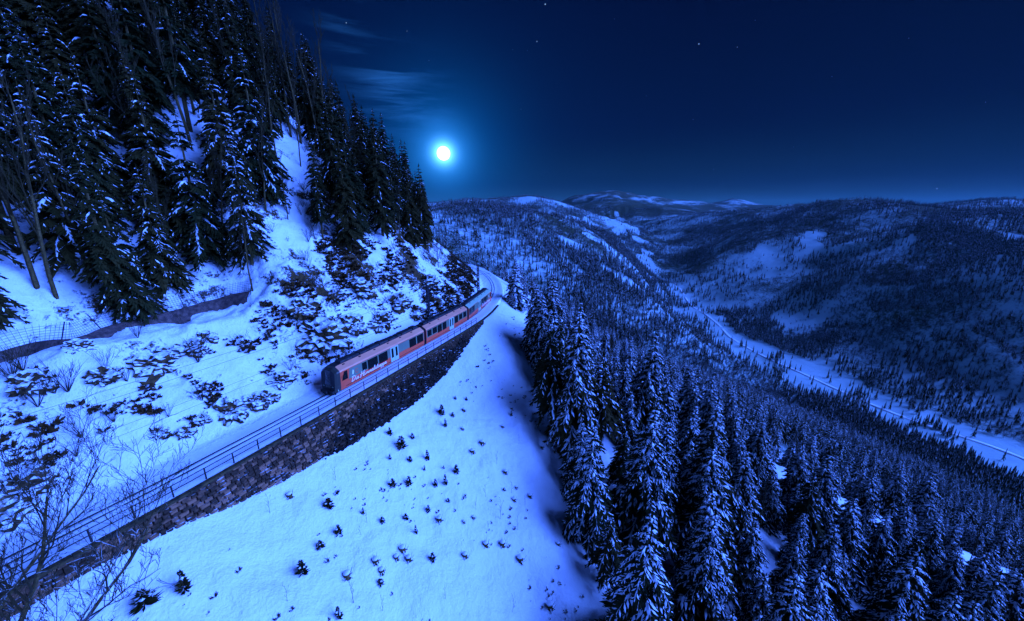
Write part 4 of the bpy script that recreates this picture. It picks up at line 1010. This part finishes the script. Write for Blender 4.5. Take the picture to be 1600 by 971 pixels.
# ------------------------------------------------------------------ boulders, heather and shrubs on the railway bank
def crag(seed, k=2, flat=.75):
    import bmesh
    from mathutils import noise
    bm = bmesh.new(); bmesh.ops.create_icosphere(bm, subdivisions=k + 2, radius=1.0); o_ = Vector((seed * 7.1, seed * 3.3, 0))
    for v in bm.verts:
        n_ = noise.noise(v.co * 1.1 + o_) * .5 - abs(noise.noise(v.co * 2.4 + o_)) * .55 + noise.noise(v.co * 5 + o_) * .22 + noise.noise(v.co * 11 + o_) * .10
        v.co *= 1 + n_; v.co.z *= flat
    me_ = bpy.data.meshes.new('rock_outcrop'); bm.to_mesh(me_); bm.free(); me_.materials.append(M_ROCK); return me_
CR = [crag(i, 2) for i in range(5)]
ROCKS = [(357, 640, 1.9, 'dark craggy rock on the snowy bank, left of the widest one'), (415, 622, 2.3, 'widest dark rounded rock on the bank beside the track in front of the train'), (395, 628, 1.3, 'small dark rock wedged between the two big rocks beside the track'),
         (440, 592, 1.6, 'dark rock a little uphill from the rock pair in front of the train'), (315, 655, .9, 'small dark rock on the open bank near the thin bare bushes'), (245, 675, .8, 'small dark ledge rock low on the bank above the track bed'),
         (290, 678, .9, 'flat dark rock peeping from snow right above the track bed'), (235, 570, 2.0, 'dark rock boss in mid bank below the mesh fence'), (255, 556, 1.4, 'lesser rock leaning on the boss below the mesh fence'), (300, 545, 1.6, 'dark ledge below the right half of the mesh fence'),
         (320, 530, 1.3, 'dark ledge rock close under the end of the fence'), (165, 590, 1.4, 'brown ledge rock below the mesh fence post'), (120, 540, 1.1, 'brown rock just under the left half of the mesh fence'), (40, 600, 1.8, 'brown rock and scrub ledge at the left edge of the bank'),
         (20, 760, 2.2, 'big dark rock on the bank at the left edge behind bare twigs'), (10, 800, 1.4, 'lower dark rock at the left edge behind bare twigs'), (480, 598, .5, 'tiny dark stone in the blue snow before the train'), (500, 520, 3.4, 'biggest dark cliff block above the front of the train'), (545, 505, 2.6, 'snow-flecked cliff block above the front carriage'),
         (590, 500, 2.6, 'dark crag over the first carriage roof'), (620, 470, 2.6, 'snow-capped crag halfway up the cliff'), (650, 490, 2.4, 'dark crag left of the lattice mast'), (560, 450, 2.6, 'snowy crag on the open upper cliff'), (470, 480, 2.2, 'dark crag at the left end of the cliff'),
         (700, 470, 2.2, 'dark crag right behind the lattice mast'), (670, 440, 2.2, 'snow-flecked crag below the brush on the cliff'), (610, 430, 2.2, 'high crag below the spur trees'), (720, 440, 1.8, 'small crag near the second mast')]
for k, (c, r_, R_, lab) in enumerate(ROCKS):
    p = hit(c, r_)
    if p is None: continue
    dd, s_ = track_field(np.array([p.x]), np.array([p.y])); dd = float(dd[0]); cap = max(.4, min(R_, (abs(dd) - 2.5) / 1.1))
    o = link('rock_outcrop', CR[k % 5], loc=(p.x, p.y, p.z - .25 * cap), rot=(0, 0, k * 2.4), scale=(cap, cap * .9, cap * .95)); tag(o, lab, 'rock', 'rocks on the bank')
# tufts of dead heather: nobody could count them
def tuft(seed, n=64):
    r = random.Random(seed); m = MB()
    for i in range(n):
        a = r.uniform(0, 6.28); e = Vector((math.cos(a), math.sin(a), r.uniform(.15, 1.1))).normalized() * r.uniform(.3, .75); b = Vector((math.cos(a), math.sin(a), 0)) * r.uniform(0, .25)
        q = Vector((-math.sin(a), math.cos(a), 0)) * r.uniform(.012, .045); m.add([b - q, b + q, b + e + q * .6 + Vector((0, 0, -.1)), b + e - q * .6], [(0, 1, 2, 3)])
        u = Vector((0, 0, r.uniform(.05, .12))); m.add([b + e * .4 - u, b + e - u * .3, b + e + u, b + e * .4 + u], [(0, 1, 2, 3)])
    return m.mesh('tuft', [M_BROWNTWIG])
TUFT = [tuft(i) for i in range(5)]
n = 170000; P = np.stack([rng.uniform(-80, 5, n), rng.uniform(8, 128, n)], 1); z, d, s = height(P[:, 0], P[:, 1]); rk = rockiness(P[:, 0], P[:, 1], d, s)
pat = fbm(P[:, 0], P[:, 1], 1.9, 3) * 2.3 + fbm(P[:, 0], P[:, 1], 9, 3) * 1.1
cc_, rr_, _f = project(P[:, 0], P[:, 1], z); ty = CURVE[np.clip(np.searchsorted(ARC, s), 0, len(CURVE) - 1)][:, 1]
ok = (d < -4.2) & (d > np.where(ty < 52, -13.0, np.where(ty < 75, -17.0, -12.0))) & ~((ty > 50) & (ty < 75) & (pat < .0)) & (rk > .10) & (pat > np.where(ty < 46, .42, .16) - .45 * rk) & (rng.random(n) < np.clip(rk * 1.5, 0, 1) * .8)
P = P[ok]; z = z[ok]; k = len(P)
scatter('dead_heather', np.stack([P[:, 0], P[:, 1], z - .03], 1), rng.uniform(.16, .62, k) * np.where(rng.random(k) < .08, 1.7, 1), rng.uniform(0, 6.28, k), rng.integers(0, 5, k), TUFT)
# brush along the brow of the spur and on the slopes under the trees
BR = [bare_tree(60 + i, 2.4, .62, 2, (8, 5, 4), .03, k0=.08, ratio=.6, sides=(3, 3, 3, 3), upw=.3) for i in range(3)]
def bush(seed, H=2.2):
    r = random.Random(seed); m = MB()
    for i in range(16):
        a = r.uniform(0, 6.28); d_ = Vector((math.cos(a) * r.uniform(.2, .8), math.sin(a) * r.uniform(.2, .8), 1)).normalized(); L_ = H * r.uniform(.5, 1)
        p = [Vector((0, 0, -.1)), d_ * L_ * .5, d_ * L_ + Vector((r.uniform(-.2, .2), r.uniform(-.2, .2), 0))]; m.tube(p, [.016, .012, .006], 3, cap=False)
        for j in range(4):
            b = p[1].lerp(p[2], r.uniform(0, .9)); e = (d_ + Vector((r.uniform(-1, 1), r.uniform(-1, 1), r.uniform(0, .6))) * .7).normalized() * L_ * .3; m.tube([b, b + e], [.010, .005], 3, cap=False)
    return m.mesh('stems', [M_TWIG])
BU = [bush(i) for i in range(4)]
n = 9000; P = np.stack([rng.uniform(-90, 10, n), rng.uniform(10, 175, n)], 1); z, d, s = height(P[:, 0], P[:, 1]); c_, r_, f_ = project(P[:, 0], P[:, 1], z)
cc9, rr9 = c_, r_; ty = CURVE[np.clip(np.searchsorted(ARC, s), 0, len(CURVE) - 1)][:, 1]
pk = np.where(ty > 85, .32, np.where((cc9 > 380) & (cc9 < 560) & (rr9 < 450), .28, .09)) * (1 + 2.5 * fbm(P[:, 0], P[:, 1], 12, 3))
ok = (d < -5) & (rng.random(n) < pk); P = P[ok]; z = z[ok]; k = len(P)
scatter('winter_brush', np.stack([P[:, 0], P[:, 1], z], 1), rng.uniform(.35, 1.1, k), rng.uniform(0, 6.28, k), rng.integers(0, 4, k), BU)
# single bare bushes one can pick out
BUSH_PX = [(36, 580, 1.7), (108, 617, 1.9), (61, 640, 1.6), (310, 570, 1.6), (166, 580, 1.3), (216, 530, 1.2), (389, 555, 1.0), (494, 378, 1.7), (476, 408, 1.3), (480, 315, 1.5), (22, 598, 1.6), (200, 600, 1.2), (130, 690, 1.5), (180, 665, 1.2), (440, 290, 1.3)]
BL = ['bare bush at the left edge of the bank below the fence', 'bare bush in the middle of the left bank below the fence post', 'low bare bush left of the bank under the brown ledges', 'bare bush with snow at its foot right of the rock boss', 'thin bare bush beside the brown ledge rock',
      'thin bare bush just under the mesh fence', 'small bare bush by the overhead wires before the cliff', 'bushy grey shrub in the open snow gully', 'grey shrub lower in the open snow gully', 'grey shrub at the top of the open snow gully', 'bare bush at the far left edge under the fence',
      'thin upright bush in the middle of the bright bank', 'bare bush behind the branches of the near tree', 'small bush between wires and track bed on the left', 'small shrub below the trees on the left of the gully']
for (c, r_, sc), lab in zip(BUSH_PX, BL):
    p = hit(c, r_)
    if p: t = plant([('stems', BU[int(c) % 4])], lab, 'bush', tuple(p), c * 1.0, sc * .8, 'bare_bush', 'bare bushes on the bank')
# ------------------------------------------------------------------ small spruces, stumps and saplings on the snowfield
def sapling(seed):
    r = random.Random(seed); f = MB(); H = 1.0
    for w in range(8):
        t = w / 8
        for j in range(11):
            a = r.uniform(0, 6.28); L_ = .46 * (1 - t) ** .8 * r.uniform(.7, 1.2) + .06; z0 = H * (t * .95 + .03); o_ = Vector((math.cos(a), math.sin(a), 0)); p = Vector((-math.sin(a), math.cos(a), 0)) * L_ * .11
            b = Vector((0, 0, z0)); e = b + o_ * L_ + Vector((0, 0, L_ * .15)); mid = b + o_ * L_ * .5 + Vector((0, 0, .03))
            f.add([b, mid + p, e, mid - p], [(0, 1, 2, 3)]); f.add([b, mid + Vector((0, 0, .05)), e, mid - Vector((0, 0, .07))], [(0, 1, 2, 3)])
    s_ = MB(); s_.tube([(0, 0, -.2), (0, 0, .95)], [.03, .01], 5)
    sn = MB()
    for i in range(5):
        a = r.uniform(0, 6.28); q = r.uniform(.1, .26); zt = r.uniform(.3, .7); c = Vector((math.cos(a) * q, math.sin(a) * q, zt)); w = r.uniform(.05, .10)
        sn.add([c + Vector((-w, -w, 0)), c + Vector((w, -w, -.02)), c + Vector((w, w, 0)), c + Vector((-w, w, -.02)), c + Vector((0, 0, .06))], [(0, 1, 4), (1, 2, 4), (2, 3, 4), (3, 0, 4)])
    return [('stem', s_.mesh('stem', [M_BARK])), ('crown', f.mesh('crown', [M_NEEDLE])), ('snow_cover', sn.mesh('snow_cover', [M_TSNOW]))]
SAP = [sapling(i) for i in range(5)]
C6 = lambda x, y: (400 + x / 2.618, 600 + y / 2.618)
SAPS = [(760, 125, 2.3), (775, 175, 1.6), (640, 225, 1.8), (548, 212, 1.4), (595, 262, 2.3), (630, 318, 1.4), (702, 315, 1.7), (548, 308, 1.2), (560, 420, 1.9), (626, 412, 1.4), (298, 505, 2.0), (735, 425, 1.5), (775, 415, 1.9), (786, 486, 1.3), (705, 528, 1.1), (613, 557, 1.1),
        (518, 572, 1.4), (655, 618, 1.3), (340, 622, 1.9), (722, 722, 1.6), (190, 778, 1.6), (510, 825, 1.4), (340, 965, 1.8), (1045, 135, 1.3), (815, 65, 1.2), (860, 68, .8), (805, 135, 1.2), (768, 352, .9), (690, 362, .9), (900, 18, .8), (265, 680, 1.3), (820, 365, 1.5), (1015, 440, 1.2), (440, 540, 1.1), (-290, 850, 2.4), (-455, 905, 2.6)]
for k, (x, y, sc) in enumerate(SAPS):
    c, r_ = C6(x, y); p = hit(c, r_)
    if p is None: continue
    if y < 300: lab = 'young dark spruce in the cluster below the tallest part of the wall'
    elif x < 400: lab = 'young dark spruce standing alone on the brightest lower snowfield'
    elif x < 660: lab = 'young dark spruce in the middle of the lit snowfield'
    else: lab = 'young dark spruce where the lit snow meets the forest shadow'
    if sc >= 2.3: lab = {760: 'biggest young spruce highest on the snowfield near the wall', 595: 'tall young spruce in the middle of the cluster below the wall', -290: 'bushy young spruce at the edge of the bare branches', -455: 'dark bushy young spruce tangled in the bare branches at the bottom left'}.get(x, lab)
    plant(SAP[k % 5], lab, 'young spruce', (p.x, p.y, p.z - .05), k * 1.3, (sc * .55 * (1 + .3 * math.sin(k * 5.1)), sc * .55 * (1 + .3 * math.sin(k * 5.1)), sc * .72 * (1 + .3 * math.sin(k * 2.3))), 'young_spruce', 'young spruces on the snowfield')
def stump(seed):
    r = random.Random(seed); m = MB(); m.tube([(0, 0, -.3), (0, 0, .22), (.02, 0, .42)], [.34, .27, .25], 9)
    for i in range(5): a = i * 1.26 + r.uniform(-.3, .3); m.tube([(math.cos(a) * .18, math.sin(a) * .18, .12), (math.cos(a) * .5, math.sin(a) * .5, -.12)], [.09, .04], 4)
    c = MB(); V, F = uv_sphere(.29, 12); c.add([(x, y, .46 + z * .42 if z > 0 else .46 + z * .1) for x, y, z in V], F)
    t = MB()
    for i in range(9): a = r.uniform(0, 6.28); b = Vector((math.cos(a) * .4, math.sin(a) * .4, 0)); t.tube([b, b + Vector((math.cos(a) * .2, math.sin(a) * .2, r.uniform(.2, .5)))], [.02, .008], 3, cap=False)
    return [('stump_wood', m.mesh('stump_wood', [M_BARK])), ('snow_cap', c.mesh('snow_cap', [M_TSNOW], True)), ('dry_stalks', t.mesh('dry_stalks', [M_BROWNTWIG]))]
STU = [stump(i) for i in range(3)]
STUMPS = [(925, 250, 1.7), (885, 285, 1.6), (1020, 370, 1.5), (1055, 478, 1.4), (940, 668, 1.6), (1008, 660, 1.7), (1080, 728, 2.0), (750, 565, 1.6), (855, 708, 1.5), (1200, 915, 2.0), (375, 800, 1.6), (850, 115, 1.3), (1120, 468, 1.4), (1170, 262, 1.4), (1008, 180, 1.2), (1220, 280, 1.4), (140, 472, 1.4), (890, 555, 1.0), (850, 572, .9), (490, 735, 1.5), (1065, 430, 1.0), (1235, 660, 1.3), (845, 190, 1.1), (600, 690, 1.6), (625, 725, 1.5), (575, 720, 1.3), (515, 780, 1.3), (1045, 105, 1.0)]
for k, (x, y, sc) in enumerate(STUMPS):
    c, r_ = C6(x, y); p = hit(c, r_)
    if p is None: continue
    lab = 'snow-capped tree stump in the blue forest shadow' if x > 830 else 'snow-capped tree stump on the lit snowfield'
    if x == 1080: lab = 'largest snow-capped stump ringed by a dark hollow near the forest edge'
    plant(STU[k % 3], lab, 'tree stump', tuple(p), k * 1.1, sc * .62, 'tree_stump', 'stumps on the snowfield')
# thin bare saplings sticking out of the snow
SAPT = [bare_tree(80 + i, 3.2, .45, 2, (6, 3, 3), .035, k0=.3, ratio=.45, sides=(4, 3, 3, 3), upw=.45) for i in range(3)]
THIN = [(1000, 555, 1.1), (940, 465, .8), (1070, 600, .8), (900, 515, .6), (950, 605, .6), (327, 395, .6), (985, 330, .7), (1045, 450, .7), (455, 575, .6), (400, 905, 1.0), (1050, 940, .9), (130, 895, .6), (1075, 250, .6), (775, 890, .7), (520, 940, .7), (60, 540, .7), (430, 620, .5), (1100, 500, .6)]
for k, (x, y, sc) in enumerate(THIN):
    c, r_ = C6(x, y); p = hit(c, r_)
    if p is None: continue
    plant(SAPT[k % 3], 'thin leafless sapling standing in the shaded snow by the forest edge' if x > 830 else 'thin leafless sapling on the lit snowfield', 'sapling', tuple(p), k * 1.7, sc * .8, 'bare_sapling', 'leafless saplings on the snowfield')
# small debris, grass tips poking through
n = 9000; P = np.stack([rng.uniform(-40, 25, n), rng.uniform(14, 100, n)], 1); z, d, s = height(P[:, 0], P[:, 1])
ok = (d > 6) & (rng.random(n) < np.clip(.22 + 2.2 * fbm(P[:, 0], P[:, 1], 7, 3), .0, .8)) & ~inpoly(P[:, 0], P[:, 1], FOR_R); P = P[ok]; z = z[ok]; k = len(P)
scatter('grass_tips', np.stack([P[:, 0], P[:, 1], z - .04], 1), rng.uniform(.10, .42, k) , rng.uniform(0, 6.28, k), rng.integers(0, 5, k), TUFT)
# ------------------------------------------------------------------ bare trees
BT = [bare_tree(101, 12, .45, 4, (10, 7, 5, 4), .17, (.62, .38), k0=.22, ratio=.52, sides=(7, 5, 3, 3, 3), upw=.32), bare_tree(102, 11, .5, 4, (9, 7, 5, 3), .15, (.8, .35), k0=.2, ratio=.55, sides=(7, 5, 3, 3, 3), upw=.28)]
FORE = [(-27.6, 13.6, 0, .95, .15, 'bare tree with snow-edged limbs reaching in highest from the lower left corner'), (-25.6, 12.0, 1, 1.1, .0, 'leafless tree spreading over the snow right of the corner at the bottom left'), (-29.3, 14.6, 1, .9, .35, 'leafless tree crossing the railing at the left edge'),
        (-23.2, 10.6, 0, .85, -.1, 'leafless tree with low fine twigs at the bottom left of the snowfield'), (-31.0, 12.0, 0, 1.0, .2, 'leafless tree rising at the far left edge in front of the bank')]
for x, y, v, sc, rz, lab in FORE:
    plant(BT[v], lab, 'bare tree', (x, y, ground(x, y)), rz, sc, 'bare_tree', 'leafless trees at the lower left')
TT = [bare_tree(120 + i, 17, .36, 3, (16, 8, 6), .17, (.04 * i, .02), k0=.32, ratio=.36, sides=(6, 4, 3, 3), upw=.55) for i in range(3)]
RB = [(455, 215, .95, 'tall leafless tree rising above the gully against the night sky'), (430, 190, .9, 'leafless tree among the spruces at the top of the gully'), (505, 250, .85, 'leafless tree on the skyline left of the moon'), (530, 262, .8, 'broad leafless tree on the skyline nearest the gully spruces'), (560, 268, .75, 'leafless tree halfway down the skyline'),
      (590, 285, .7, 'pale slender leafless tree standing out against the moonlit sky'), (612, 300, .6, 'small leafless tree near the last skyline spruce'), (375, 200, .95, 'pale-barked leafless tree deep in the dark wood'), (300, 230, .9, 'leafless tree between dark spruces on the mountainside'), (235, 300, .8, 'slim leafless trunk in the gap of the left wood'),
      (90, 470, .8, 'dark leaning leafless tree on the snow above the fence'), (60, 455, .9, 'leafless trunk at the left edge above the fence'), (395, 455, .45, 'short snag at the right end of the mesh fence'), (640, 330, .4, 'little leafless tree on the brow of the spur'), (700, 372, .35, 'tiny leafless tree above the bend of the line')]
RB += [(432, 250, .7, 'leafless tree at the upper left rim of the snow gully'), (470, 262, .55, 'thin leafless tree standing in the upper snow gully'), (415, 330, .6, 'leafless tree on the left rim of the snow gully'), (450, 345, .35, 'little leafless tree in the middle of the snow gully'),
       (505, 345, .5, 'leafless tree on the right rim of the snow gully'), (350, 400, .6, 'leafless tree between the lowest spruces and the gully'), (270, 420, .5, 'leafless tree just above the middle of the mesh fence'), (140, 440, .7, 'leafless tree above the left half of the mesh fence'),
       (545, 330, .5, 'leafless tree inside the spur wood'), (600, 350, .45, 'leafless tree low in the spur wood'), (485, 180, 1.0, 'tallest leafless tree at the top of the skyline'), (520, 200, .9, 'second tall leafless tree down the skyline')]
for k, (c, r_, sc, lab) in enumerate(RB):
    p = hit(c, r_)
    if p is None or p.length > 260: p = hit(c - 15, r_ + 45)
    if p is None: continue
    plant(TT[k % 3], lab, 'bare tree', (p.x, p.y, p.z - .3), k * 1.9, sc * 1.45, 'bare_tree', 'leafless trees on the mountainside')
# dead pale trunks at the snowy break on the right
DEAD = [(1288, 775, .9, 'pale leafless trunk left of the snowy break in the forest'), (1330, 812, .8, 'pale leafless tree standing at the snowy break'), (1400, 850, .7, 'small pale leafless tree right of the snowy break'), (1500, 915, 1.2, 'tall pale leaning trunk at the lower right'), (1560, 945, 1.1, 'pale trunk at the lower right edge of the forest')]
for k, (c, r_, sc, lab) in enumerate(DEAD):
    p = hit(c, r_)
    if p: plant(TT[k % 3], lab, 'bare tree', (p.x, p.y, p.z - .3), k * 2.2, sc * .8, 'bare_tree', 'pale trunks at the snowy break')
# leafless brown trees rising out of the right hand forest
AMONG = [(835, 520, .55, 'small brown leafless tree at the forest edge below the bend'), (868, 500, .6, 'brown leafless tree in the upper forest near the bend'), (905, 530, .7, 'reddish leafless crown among the upper spruces'), (950, 600, .8, 'brown leafless tree in the middle of the upper forest'), (1010, 640, .8, 'thin leafless tree between dark spruces above the forest middle'),
         (1080, 690, .9, 'leafless tree in the middle of the right forest'), (1150, 720, .9, 'leafless tree where the forest drops to the valley'), (1010, 800, .8, 'leafless tree among the biggest frosted spruces'), (1240, 760, .9, 'leafless tree left of the pale trunks'), (1180, 860, .8, 'leafless tree low in the right forest')]
for k, (c, r_, sc, lab) in enumerate(AMONG):
    p = hit(c, r_)
    if p: plant(TT[k % 3], lab, 'bare tree', (p.x, p.y, p.z - .3), k * 2.7, sc, 'bare_tree', 'leafless trees in the right forest')
SNOWBALL = spruce(99, H=14, R=4.3, whorls=26, snow=1.0, sw=2.8, bare=.03, twigs=11, per=8, droop=.5)
# skyline spruce and the snow-plastered bushy spruce right of the bend
for c, r_, sc, lab, nm in ((641, 345, .34, 'small narrow spruce alone on the brow right under the moon', DARK[1]), (801, 474, .86, 'rounded snow-covered spruce right of the bend of the line', SNOWBALL), (818, 480, .4, 'snowy spruce behind the rounded one at the bend', SNOWY[0]), (190, 492, .75, 'dark spruce with a bare lower trunk growing through the wire mesh fence', DARK[3])):
    p = hit(c, r_) if nm is not SNOWBALL else Vector((1.0, 91.0, ground(1.0, 91.0)))
    if p: plant(names(nm), lab, 'spruce', (p.x, p.y, p.z - .3), c * 1.0, sc, 'spruce_tree')
# ------------------------------------------------------------------ wire mesh fence on the upper ledge
fence = thing('wire_mesh_fence', 'leaning wire mesh rockfall fence with steel posts on the ledge above the bank', 'fence')
M_WIRE = mat('fence_wire', (.05, .055, .065), .6, .4)
FP = [hit(c, r_) for c, r_ in ((-60, 590), (0, 563), (60, 548), (120, 533), (180, 518), (240, 502), (300, 485), (350, 472), (392, 460))]
FP = [p for p in FP if p]; C_ = spline(np.array([(p.x, p.y) for p in FP]), .5); zf, _, _ = height(C_[:, 0], C_[:, 1]); zf = np.convolve(np.pad(zf, 6, mode='edge'), np.ones(13) / 13, 'valid') + .12
dn = np.gradient(C_, axis=0); dn /= np.linalg.norm(dn, axis=1)[:, None]; HF = 1.75
def fpnt(i, h): return Vector((C_[i, 0] - dn[i, 1] * .5 * h - dn[i, 1] * .05, C_[i, 1] + dn[i, 0] * .5 * h, zf[i] + h + .1))
for i in range(0, len(C_), 7):
    m = MB(); m.bar(fpnt(i, -.6), fpnt(i, HF + .06), .07, .07); m.build('fence_post', M_POST, fence)
i0 = 0
while i0 < len(C_) - 1:
    i1 = min(i0 + 7, len(C_) - 1); m = MB()
    for h in np.arange(0, HF + .01, .22): m.tube([fpnt(i, h) for i in range(i0, i1 + 1)], .016, 3, cap=False)
    for i in range(i0, i1):
        for q in (0, .5):
            a = fpnt(i, 0).lerp(fpnt(i + 1, 0), q); b = fpnt(i, HF).lerp(fpnt(i + 1, HF), q); m.tube([a, b], .014, 3, cap=False)
    m.build('mesh_panel', M_WIRE, fence); i0 = i1
M_EARTH = mat('bare_brown_earth', ((.045, .026, .022), (.13, .075, .06)), .95, noise=(2.2, 6, .35, .65), bump=(5, .9, .15))
V = []; pr = [(-.15, .18), (.2, .16), (.6, -.12), (1.0, -.55), (1.45, -1.25)]
for i in range(len(C_)):
    for u, z in pr:
        w = (vnoise(np.array([i * .6]), np.array([u * 4]))[0] - .5) * .35; V.append((C_[i, 0] + dn[i, 1] * (u + w), C_[i, 1] - dn[i, 0] * (u + w), zf[i] + z + w * .6 + .22))
F = np.array([(i * 5 + j, i * 5 + j + 1, i * 5 + 6 + j, i * 5 + 5 + j) for i in range(len(C_) - 1) for j in range(4)], dtype=np.int32)
o = link('earth_bank', to_mesh('earth_bank', V, F, [M_EARTH], True)); o['kind'] = 'structure'
# old snow fence on the spur, above the bend
sf = thing('snow_fence', 'dark timber snow fence with uprights crossing the spur above the bend', 'fence')
Pq = [hit(c, r_) for c, r_ in ((652, 388), (668, 385), (684, 383), (700, 380), (714, 378))]; Pq = [p for p in Pq if p and p.length < 260]
if len(Pq) > 1:
    m = MB(); m.tube([p + Vector((0, 0, .35)) for p in Pq], .16, 5); m.build('beam', M_BARK, sf)
    for p in Pq: m = MB(); m.tube([p - Vector((0, 0, .4)), p + Vector((.3, 0, 3.0))], .10, 5); m.build('upright', M_BARK, sf)
# ------------------------------------------------------------------ blue night haze
hz = MB(); hz.box((0, 0, -140), (31000, 31000, 1120)); haze = link('haze', to_mesh('haze', hz.v, hz.f)); haze['kind'] = 'stuff'
m = bpy.data.materials.new('night_haze'); m.use_nodes = True; N = m.node_tree.nodes; N.clear(); ou = N.new('ShaderNodeOutputMaterial'); pv = N.new('ShaderNodeVolumePrincipled')
pv.inputs['Color'].default_value = (.36, .82, .85, 1); pv.inputs['Density'].default_value = 1.4e-5; pv.inputs['Anisotropy'].default_value = 0.2
m.node_tree.links.new(pv.outputs[0], ou.inputs['Volume']); haze.data.materials.append(m); haze.display_type = 'WIRE'
